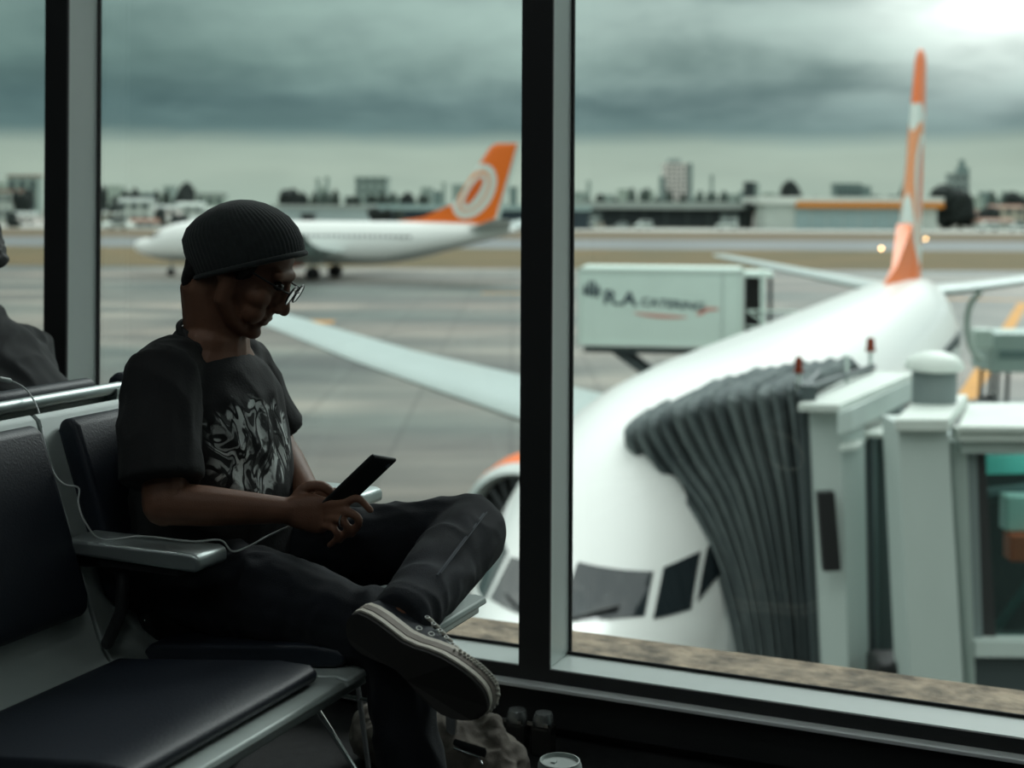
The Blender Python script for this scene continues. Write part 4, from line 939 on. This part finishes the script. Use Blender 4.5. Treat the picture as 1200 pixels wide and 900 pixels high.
# t-shirt
mb = MB()
tubeW(mb, [(-1.655, 2.29, .515), (-1.645, 2.29, .60), (-1.635, 2.29, .70), (-1.638, 2.29, .80), (-1.642, 2.29, .88), (-1.646, 2.29, .925), (-1.650, 2.29, .955)],
      [(.165, .150), (.178, .158), (.178, .146), (.178, .132), (.168, .118), (.138, .094), (.092, .074)], up=(1, 0, 0), n=24)
tubeW(mb, [(-1.650, 2.18, .935), RS + Vector((.0, -.008, -.012)), RS.lerp(R_el, .42) + Vector((-.008, -.004, .01)), RS.lerp(R_el, .86) + Vector((-.006, -.004, .006))], [(.07, .06), (.074, .070), (.073, .074), (.074, .076)], up=(1, 0, 0), ends='start')
tubeW(mb, [(-1.655, 2.38, .935), LS + Vector((.0, .004, -.01)), LS.lerp(L_el, .42) + Vector((0, .004, .006)), LS.lerp(L_el, .84) + Vector((.004, .004, .004))], [(.065, .058), (.068, .062), (.064, .064), (.066, .066)], up=(1, 0, 0), ends='start')
shirt = pin(remesh('t_shirt', mb, .006, PRINT, None, 5, wrinkle(.0055, 9, (1, 1.3, .8))), P1)
MB().torus((0, 0, 0), .068, .006, Matrix.Translation((-1.640, 2.29, .990)) @ Matrix.Rotation(.55, 4, 'Y'), 36, 8, ry=.072).build('collar', SHIRT2, None, 60)
pin(bpy.data.objects['collar'], P1)
# jeans
mb = MB()
tubeW(mb, [(-1.70, 2.20, .57), (-1.70, 2.38, .57)], [(.12, .11)] * 2, up=(0, 0, 1)); tubeW(mb, [(-1.69, 2.29, .55), (-1.655, 2.29, .66)], [(.165, .14), (.155, .13)], up=(1, 0, 0))
tubeW(mb, [R_hip, R_hip.lerp(R_kn, .5), R_kn + Vector((-.012, 0, 0)), R_kn + Vector((.0, 0, -.03))], [.094, .082, .066, .060]); tubeW(mb, [R_kn, R_kn.lerp(R_an, .3), R_an + Vector((.0, 0, .02))], [.060, .056, .050], ends='start')
tubeW(mb, [L_hip, L_hip.lerp(L_kn, .5) + Vector((0, 0, -.012)), L_kn], [.088, .080, .071]); tubeW(mb, [L_kn, L_kn.lerp(L_an, .4), L_kn.lerp(L_an, .93), Mx @ Vector((-.018, 0, .068))], [.072, .064, .052, .050], ends='start')
jw = wrinkle(.006, 11, (1.0, 1.0, 1.0))
jeans = pin(remesh('jeans', mb, .006, DENIM, None, 4, jw), P1)
nrm = (L_an - L_kn).normalized(); tw = (Vector((0, -1, .35)) - nrm * Vector((0, -1, .35)).dot(nrm)).normalized()
view = (CAM - L_kn).normalized(); sd = (view - nrm * view.dot(nrm)).normalized()
sm = MB(); sm.tube([L_kn.lerp(L_an, q) + sd * (.0735 - .017 * q / .9) for q in (.12, .3, .5, .7, .84)], .0022, 6); sm.tube([L_kn.lerp(L_an, q) + sd * (.0735 - .017 * q / .9) + Vector((.007, 0, .004)) for q in (.12, .3, .5, .7, .84)], .0012, 6)
pin(sm.build('seam', mat('denim_seam', (.05, .06, .075), .8), None, 60), P1)
# hair under the beanie
mb = MB(); mb.ell((-.018, 0, .018), (.090, .078, .066), HM, 20, 12); mb.tube([(-.070, 0, .0), (-.074, 0, -.04), (-.070, 0, -.078)], [(.045, .03), (.05, .026), (.045, .016)], 14, up=(1, 0, 0), mtx=HM)
for s in (1, -1): mb.tube([(.02, .072 * s, .03), (.022, .071 * s, -.01)], [.012, .008], 8, mtx=HM)
pin(remesh('hair', mb, .005, HAIR, None, 3, wrinkle(.003, 60)), P1)
# beanie, ribbed
rings = []; NR = 264; he, hn, hc = Vector((.717, 0, .698)), Vector((-.698, 0, .717)), Vector((.0145, 0, .004))
for q, ec, eh, lat in [(.004, 0, .101, .080), (0, 0, .108, .087), (.012, -.001, .111, .090), (.03, -.002, .113, .092), (.055, -.006, .112, .092), (.08, -.012, .105, .088), (.10, -.015, .089, .077), (.115, -.014, .068, .062), (.126, -.012, .044, .042), (.132, -.011, .022, .022), (.134, -.010, .003, .003)]:
    ring = []
    for k in range(NR):
        a = 2 * math.pi * k / NR; rib = 1 + (.011 * math.cos(a * 66) * (1 - q * 4) if q > .004 else 0)
        v = hc + he * (ec + eh * math.cos(a) * rib) + hn * q + Vector((0, lat * math.sin(a) * rib, 0)); ring.append(HM @ v)
    rings.append(ring)
bn_ = pin(MB().loft(rings, caps=False).build('beanie', KNIT, None, 70), P1)
bm2 = [HM @ (hc + he * .110 * math.cos(2 * math.pi * k / 60) + hn * .003 + Vector((0, .089 * math.sin(2 * math.pi * k / 60), 0))) for k in range(61)]
pin(MB().tube(bm2, .0055, 8, up=(0, 0, 1), round_ends=False).build('beanie_hem', KNIT, None, 60), P1)
# glasses
GF = mat('glasses_frame', (.02, .02, .02), .3)
gl = MB()
for s in (1, -1):
    gl.torus((.1165, .031 * s, .004), .0235, .0020, HM @ Matrix.Translation((0, 0, 0)), 28, 8, axis='x', ry=.019)
    gl.tube([(.114, .054 * s, .008), (.105, .066 * s, .009), (.0, .082 * s, .010), (-.02, .083 * s, -.005)], .0020, 6, mtx=HM)
gl.tube([(.117, -.009, .008), (.121, 0, .011), (.117, .009, .008)], .0018, 6, mtx=HM)
g = pin(gl.build('glasses', GF, None, 50), P1)
GL2 = glass_mat('spectacle_lens', (.90, .94, .94), .9)
for s in (1, -1): MB().lathe([(.001, -.0008), (.0228, -.0008), (.0228, .0008), (.001, .0008)], 24, HM @ Matrix.Translation((.1165, .031 * s, .004)) @ Matrix.Rotation(math.pi / 2, 4, 'Y') @ Matrix.Diagonal((.81, 1, 1, 1))).build('lens', GL2, g).matrix_parent_inverse = Matrix.Identity(4)
# eyes
for s in (1, -1): pin(MB().ell((.086, .030 * s, .006), (.011, .013, .009), HM).build('eye', mat('eye_dark', (.03, .025, .02), .2), None, 80), P1)
# finger ring
c = at(401, 610, Y=2.158); pin(MB().torus(c, .0098, .0016, None, 20, 8, axis='x').build('finger_ring', CHROME, None, 80), P1)

# ---- sneakers
def shoe_w(x): return interp([(-.078, .004), (-.074, .018), (-.062, .031), (-.035, .036), (.0, .032), (.03, .027), (.06, .032), (.10, .046), (.13, .050), (.155, .047), (.18, .037), (.198, .022), (.206, .004)], x)[0]
def shoe_c(x): return interp([(-.08, .0), (.02, -.004), (.1, .002), (.2, .012)], x)[0]
def shoe_z(x): return interp([(-.08, .004), (-.03, .0), (.06, .0), (.13, .002), (.2, .020)], x)[0]
def make_shoe(side, Mx):
    xs = [-.078, -.076, -.071, -.06, -.04, -.015, .01, .035, .06, .085, .11, .135, .155, .172, .185, .195, .202, .206]
    def outline(g): return [(x, side * shoe_c(x) + (shoe_w(x) + g)) for x in xs] + [(x, side * shoe_c(x) - (shoe_w(x) + g)) for x in xs[::-1]]
    def band(z0, z1, g):
        o_ = outline(g); n = len(o_); return [[(x, y, shoe_z(x) + z) for x, y in o_] for z in (z0, z1)]
    root = MB().loft(band(.0, .008, .001), mtx=Mx).build('sneaker', mat('outsole_rubber', (.030, .028, .026), .7), None)
    MB().loft(band(.008, .0155, .0045), mtx=Mx).build('outsole_edge', mat('rubber_cream', C(232, 226, 212), .6), root, 50)
    MB().loft(band(.0155, .018, .003), mtx=Mx).build('sole_stripe', mat('sole_stripe_brown', C(64, 48, 42), .6), root, 50)
    MB().loft(band(.018, .030, .0045), mtx=Mx).build('foxing', mat('rubber_grey', C(168, 158, 148), .6, var=.3, scale=25), root, 50); MB().loft(band(.030, .0385, .004), mtx=Mx).build('foxing_top', MATS['rubber_cream'], root, 50)
    tb = MB()
    for k in range(34):
        x = .12 + .086 * (k / 33) ** .7
        for s in (1, -1): tb.ell((x, side * shoe_c(x) + s * (shoe_w(x) + .005), shoe_z(x) + .028 + .006 * (k % 2)), (.003, .003, .003), Mx, 6, 4)
    tb.build('toe_bumper', mat('rubber_bumper', C(170, 168, 158), .7), root)['kind'] = 'stuff'
    hs = [(-.072, .075), (-.06, .088), (-.03, .090), (.0, .086), (.03, .080), (.06, .072), (.09, .063), (.12, .054), (.15, .046), (.18, .036), (.198, .024), (.203, .012)]
    rings = []
    for x, h in hs:
        w = max(shoe_w(x) - .001, .004); ring = []; top = interp([(-.08, .8), (.0, .55), (.06, .5), (.2, .6)], x)[0]
        for k in range(20):
            a = math.pi * 2 * k / 20; cs, sn = math.cos(a), math.sin(a)
            ww = w * (1 if sn < 0 else (1 - (1 - top) * sn ** 1.5))
            ring.append((x, side * shoe_c(x) + ww * math.copysign(abs(cs) ** .7, cs), shoe_z(x) + .022 + (h * max(sn, 0) ** .8 if sn > 0 else .012 * sn)))
        rings.append(ring)
    MB().loft(rings, mtx=Mx).build('upper', mat('navy_canvas', (.014, .020, .030), .75, 0, var=.3, scale=30, bump=.0005, bscale=700), root, 60)
    EY = mat('eyelet_metal', (.6, .62, .6), .3, .9)
    for x in (.035, .060):
        for s in (1, -1): MB().torus((x, side * shoe_c(x) + s * (shoe_w(x) + .0012), shoe_z(x) + .052), .0048, .0013, Mx, 14, 6, axis='y').build('vent_eyelet', EY, root)
    LC = mat('lace_white', C(210, 206, 196), .8)
    for k in range(5):
        x = .028 + k * .017; h = interp([(a_, b_) for a_, b_ in hs], x)[0] + .022
        MB().tube([(x, side * shoe_c(x) - .026, h - .014), (x + .003, side * shoe_c(x) - .012, h + .001), (x + .003, side * shoe_c(x) + .012, h + .001), (x, side * shoe_c(x) + .026, h - .014)], [(.0022, .0035)] * 4, 8, mtx=Mx).build('lace', LC, root, 60)
        for s in (1, -1): MB().torus((x, side * shoe_c(x) + s * .029, h - .017), .0036, .0011, Mx @ Matrix.Translation((0, 0, 0)), 12, 6, axis='y').build('eyelet', EY, root)
    MB().tube([(-.03, side * shoe_c(0) - .033, .100), (.0, side * shoe_c(0) - .033, .098)], [(.0015, .003)] * 2, 8, mtx=Mx).build('collar_tab', LC, root, 60)
    return root
s1 = make_shoe(1, Mx); tag(s1, 'navy canvas sneaker with cream rubber sole on the crossed foot of the beanie wearer', 'shoe')
Mx2 = Matrix.Translation((-1.05, 2.09, 0)) @ Matrix.Rotation(-.12, 4, 'Z')
s3 = make_shoe(-1, Mx2); tag(s3, 'navy canvas sneaker flat on the floor under the front bench', 'shoe')

# ---- phone
ph_c = at(419, 566, Y=2.212); lx = Vector((.70, .06, .66)).normalized(); nz = Vector((-.52, .28, .80)); nz = (nz - lx * nz.dot(lx)).normalized(); wy = nz.cross(lx)
PM = Matrix.Translation(ph_c) @ Matrix((lx, wy, nz)).transposed().to_4x4()
ph = MB().box((-.074, -.036, -.004), (.074, .036, .004), PM).build('phone', mat('phone_back', (.012, .014, .014), .45), None, bevel=.006, seg=3)
tag(ph, 'dark smartphone held in both hands of the beanie wearer', 'phone')
MB().box((-.068, -.033, .0038), (.068, .033, .0046), PM).build('screen', mat('phone_screen', (.01, .012, .012), .08), ph)
MB().lathe([(.005, 0), (.005, .0012), (.001, .0014)], 14, PM @ Matrix.Translation((.058, .022, -.0038)) @ Matrix.Rotation(math.pi, 4, 'X')).build('camera_lens', CHROME, ph)

# ---- the man at the far left, seen from behind
P2 = thing('person', 'person in a dark t-shirt at the left edge, back turned, on the rear bench', 'person', (-2.28, 2.73, .47))
mb = MB(); h2 = Matrix.Translation((-2.675, 2.69, 1.125)) @ Matrix.Rotation(math.pi, 4, 'Z') @ Matrix.Rotation(.42, 4, 'Y'); head_mb(mb, h2)
tubeW(mb, [h2 @ Vector((-.03, 0, -.02)), (-2.66, 2.705, .99), (-2.66, 2.72, .92)], [(.052, .056), (.058, .06), (.075, .075)], up=(1, 0, 0))
tubeW(mb, [(-2.30, 2.73, .56), (-2.52, 2.73, .70), (-2.63, 2.73, .82), (-2.675, 2.73, .88)], [(.13, .10), (.13, .10), (.13, .09), (.09, .06)], up=(1, 0, 0), n=20)
for s in (1, -1):
    tubeW(mb, [(-2.67, 2.73 + .17 * s, .875), (-2.68, 2.73 + .215 * s, .68)], [.048, .04]); tubeW(mb, [(-2.68, 2.73 + .215 * s, .68), (-2.74, 2.73 + .12 * s, .70), (-2.77, 2.73 + .06 * s, .71)], [.04, .03, .026])
    tubeW(mb, [(-2.77, 2.73 + .06 * s, .71), (-2.83, 2.73 + .03 * s, .715)], [(.016, .036), (.012, .034)], up=(0, 0, 1))
    for q in range(4): tubeW(mb, [(-2.83, 2.73 + .03 * s, .742 - q * .018), (-2.87, 2.73 + .02 * s, .748 - q * .02), (-2.885, 2.73 - .01 * s, .742 - q * .02)], [.009, .0085, .0075], n=8)
    tubeW(mb, [(-2.78, 2.73 + .05 * s, .735), (-2.82, 2.73 + .01 * s, .762), (-2.85, 2.73 - .005 * s, .768)], [.012, .010, .008], n=8)
    tubeW(mb, [(-2.30, 2.73 + .09 * s, .56), (-2.76, 2.73 + .12 * s, .53), (-2.78, 2.73 + .12 * s, .10)], [.07, .05, .034])
pin(remesh('body', mb, .005, SKIN, None, 3), P2)
mb = MB()
tubeW(mb, [(-2.33, 2.73, .53), (-2.44, 2.73, .62), (-2.56, 2.73, .73), (-2.635, 2.73, .82), (-2.65, 2.73, .88), (-2.67, 2.725, .945)], [(.17, .14), (.175, .145), (.18, .14), (.19, .125), (.175, .10), (.08, .072)], up=(1, 0, 0), n=24)
for s in (1, -1): tubeW(mb, [(-2.655, 2.73 + .12 * s, .875), (-2.67, 2.73 + .175 * s, .865), (-2.68, 2.73 + .205 * s, .74)], [(.07, .06), (.075, .07), (.073, .07)], up=(1, 0, 0))
pin(remesh('t_shirt', mb, .007, mat('charcoal_cotton', (.022, .025, .027), .9, var=.2, scale=9, sheen=.1), None, 5, wrinkle(.007, 9)), P2)
mb = MB(); tubeW(mb, [(-2.30, 2.65, .57), (-2.30, 2.81, .57)], [(.12, .10)] * 2, up=(0, 0, 1))
for s in (1, -1): tubeW(mb, [(-2.30, 2.73 + .09 * s, .565), (-2.76, 2.73 + .12 * s, .535), (-2.78, 2.73 + .12 * s, .10)], [.09, .068, .055])
pin(remesh('trousers', mb, .007, DENIM, None, 4, jw), P2)
mb = MB(); mb.ell((-.012, 0, .045), (.101, .083, .085), h2, 20, 12); mb.tube([(-.08, 0, .02), (-.085, 0, -.05)], [(.05, .025), (.045, .02)], 12, up=(1, 0, 0), mtx=h2)
pin(remesh('hair', mb, .006, HAIR, None, 3, wrinkle(.004, 50)), P2)

# ------------------------------------------------------------------ small things
CABLE = mat('white_cable', C(190, 196, 194), .5)
cp = [at(2, 444, X=-2.02), at(12, 446, X=-2.02), at(30, 456, X=-1.99), at(44, 478, X=-1.93), at(50, 506, X=-1.815), at(56, 535, X=-1.775), at(64, 556, X=-1.75), at(76, 568, X=-1.725), at(92, 572, X=-1.71), at(92, 590, X=-1.70), at(100, 612, X=-1.68), at(120, 632, X=-1.655), Vector((-1.60, 2.03, .664)), Vector((-1.50, 2.035, .664)), Vector((-1.455, 2.06, .665)), at(272, 646, Y=2.07), at(292, 640, Y=2.10), at(316, 627, Y=2.15), at(350, 612, Y=2.20)]
cb = MB().tube(curve_pts(cp, 6), .0017, 8).build('charging_cable', CABLE, None, 70)
tag(cb, 'thin white charging cable hanging over the bench backs to the beanie wearer', 'cable')
MB().tube([at(0, 444, X=-2.02), at(11, 446, X=-2.02)], .005, 10).build('plug', CABLE, cb, 60)
# bag on the floor by the window
BAGM = mat('taupe_canvas', C(150, 143, 134), .9, 0, .2, col2=C(104, 98, 92), scale=12, bump=.001, bscale=300)
bag = thing('backpack', 'crumpled taupe canvas backpack on the floor below the window, behind the crossed foot', 'bag', (-1.34, 2.78, 0))
mb = MB(); bc = Vector((-1.365, 2.78, -.012))
mb.tube([bc + Vector((-.17, .05, .075)), bc + Vector((-.02, .02, .085)), bc + Vector((.13, -.02, .06))], [(.11, .07), (.13, .082), (.09, .055)], 18, up=(0, 0, 1))
mb.tube([bc + Vector((.02, .05, .12)), bc + Vector((.10, .02, .13)), bc + Vector((.16, -.05, .075)), bc + Vector((.17, -.10, .035))], [.028, .026, .028, .030], 12)
mb.tube([bc + Vector((-.14, .06, .125)), bc + Vector((-.03, .05, .145))], [.025, .025], 12)
def bagw(c, n): return .010 * noise.noise(c * 16) + .005 * (1 - abs(noise.noise(c * 34 + Vector((3, 1, 2)))) * 2)
pin(remesh('bag_body', mb, .005, BAGM, None, 4, bagw), bag)
pin(MB().tube([at(533, 871, Y=2.70), at(548, 876, Y=2.70), at(568, 882, Y=2.70)], [(.004, .010)] * 3, 8).build('strap', BLACKP, None, 60), bag)
pin(MB().tube([at(533, 877, Y=2.69), at(561, 887, Y=2.69)], .003, 8).build('zip', CHROME, None, 60), bag); pin(MB().tube([at(561, 888, Y=2.69), at(565, 896, Y=2.68)], .003, 8).build('zip_pull', CHROME, None, 60), bag)
pin(MB().box((-.012, -.006, -.03), (.012, .006, .03), Matrix.Translation(at(529, 846, Y=2.72))).build('buckle', CHROME, None, bevel=.003), bag)
# two lidded canisters
for k, (px, py, lab) in enumerate(((606, 831, 'small dark canister with a shiny lid nearer the backpack, under the mullion'), (637, 835, 'small dark canister with a shiny lid farther right under the mullion'))):
    Yc = 2.985; top = at(px, py, Y=Yc); o = thing('canister', lab, 'canister', (top.x, Yc, 0), group='canisters by the window')
    h = top.z
    MB().box((-.024, -.024, .0), (.024, .024, h - .026)).build('body', mat('smoked_plastic', (.05, .05, .048), .15, 0, .6), o, bevel=.008, seg=3)
    MB().lathe([(.022, h - .028), (.0245, h - .026), (.0245, h - .014), (.023, h - .012), (.022, h - .004), (.019, h), (.001, h)], 24).build('lid', mat('lid_dark_metal', (.34, .36, .36), .25, .7), o, 40)
    MB().box((-.03, -.027, h - .024), (-.016, -.02, h - .016)).build('clip', CHROME, o); MB().box((.012, -.028, h - .024), (.022, -.02, h - .016)).build('clip', CHROME, o)
# paper cup
c = at(656, 893, Z=.118); o = thing('paper_cup', 'takeaway cup with a pale grey lid on the floor, at the bottom edge', 'cup', (c.x, c.y, 0))
MB().lathe([(.028, 0), (.029, .002), (.0415, .108), (.040, .108), (.001, .1)], 32).build('cup', mat('cup_paper', C(120, 104, 88), .7), o, 40)
MB().lathe([(.0445, .104), (.0455, .108), (.0445, .114), (.0425, .116), (.0415, .122), (.0385, .1225), (.0365, .116), (.001, .115)], 40).build('lid', mat('lid_grey_plastic', C(176, 186, 182), .45), o, 40)
MB().box((-.018, -.006, .115), (-.008, .006, .118)).build('sip_tab', MATS['lid_grey_plastic'], o)
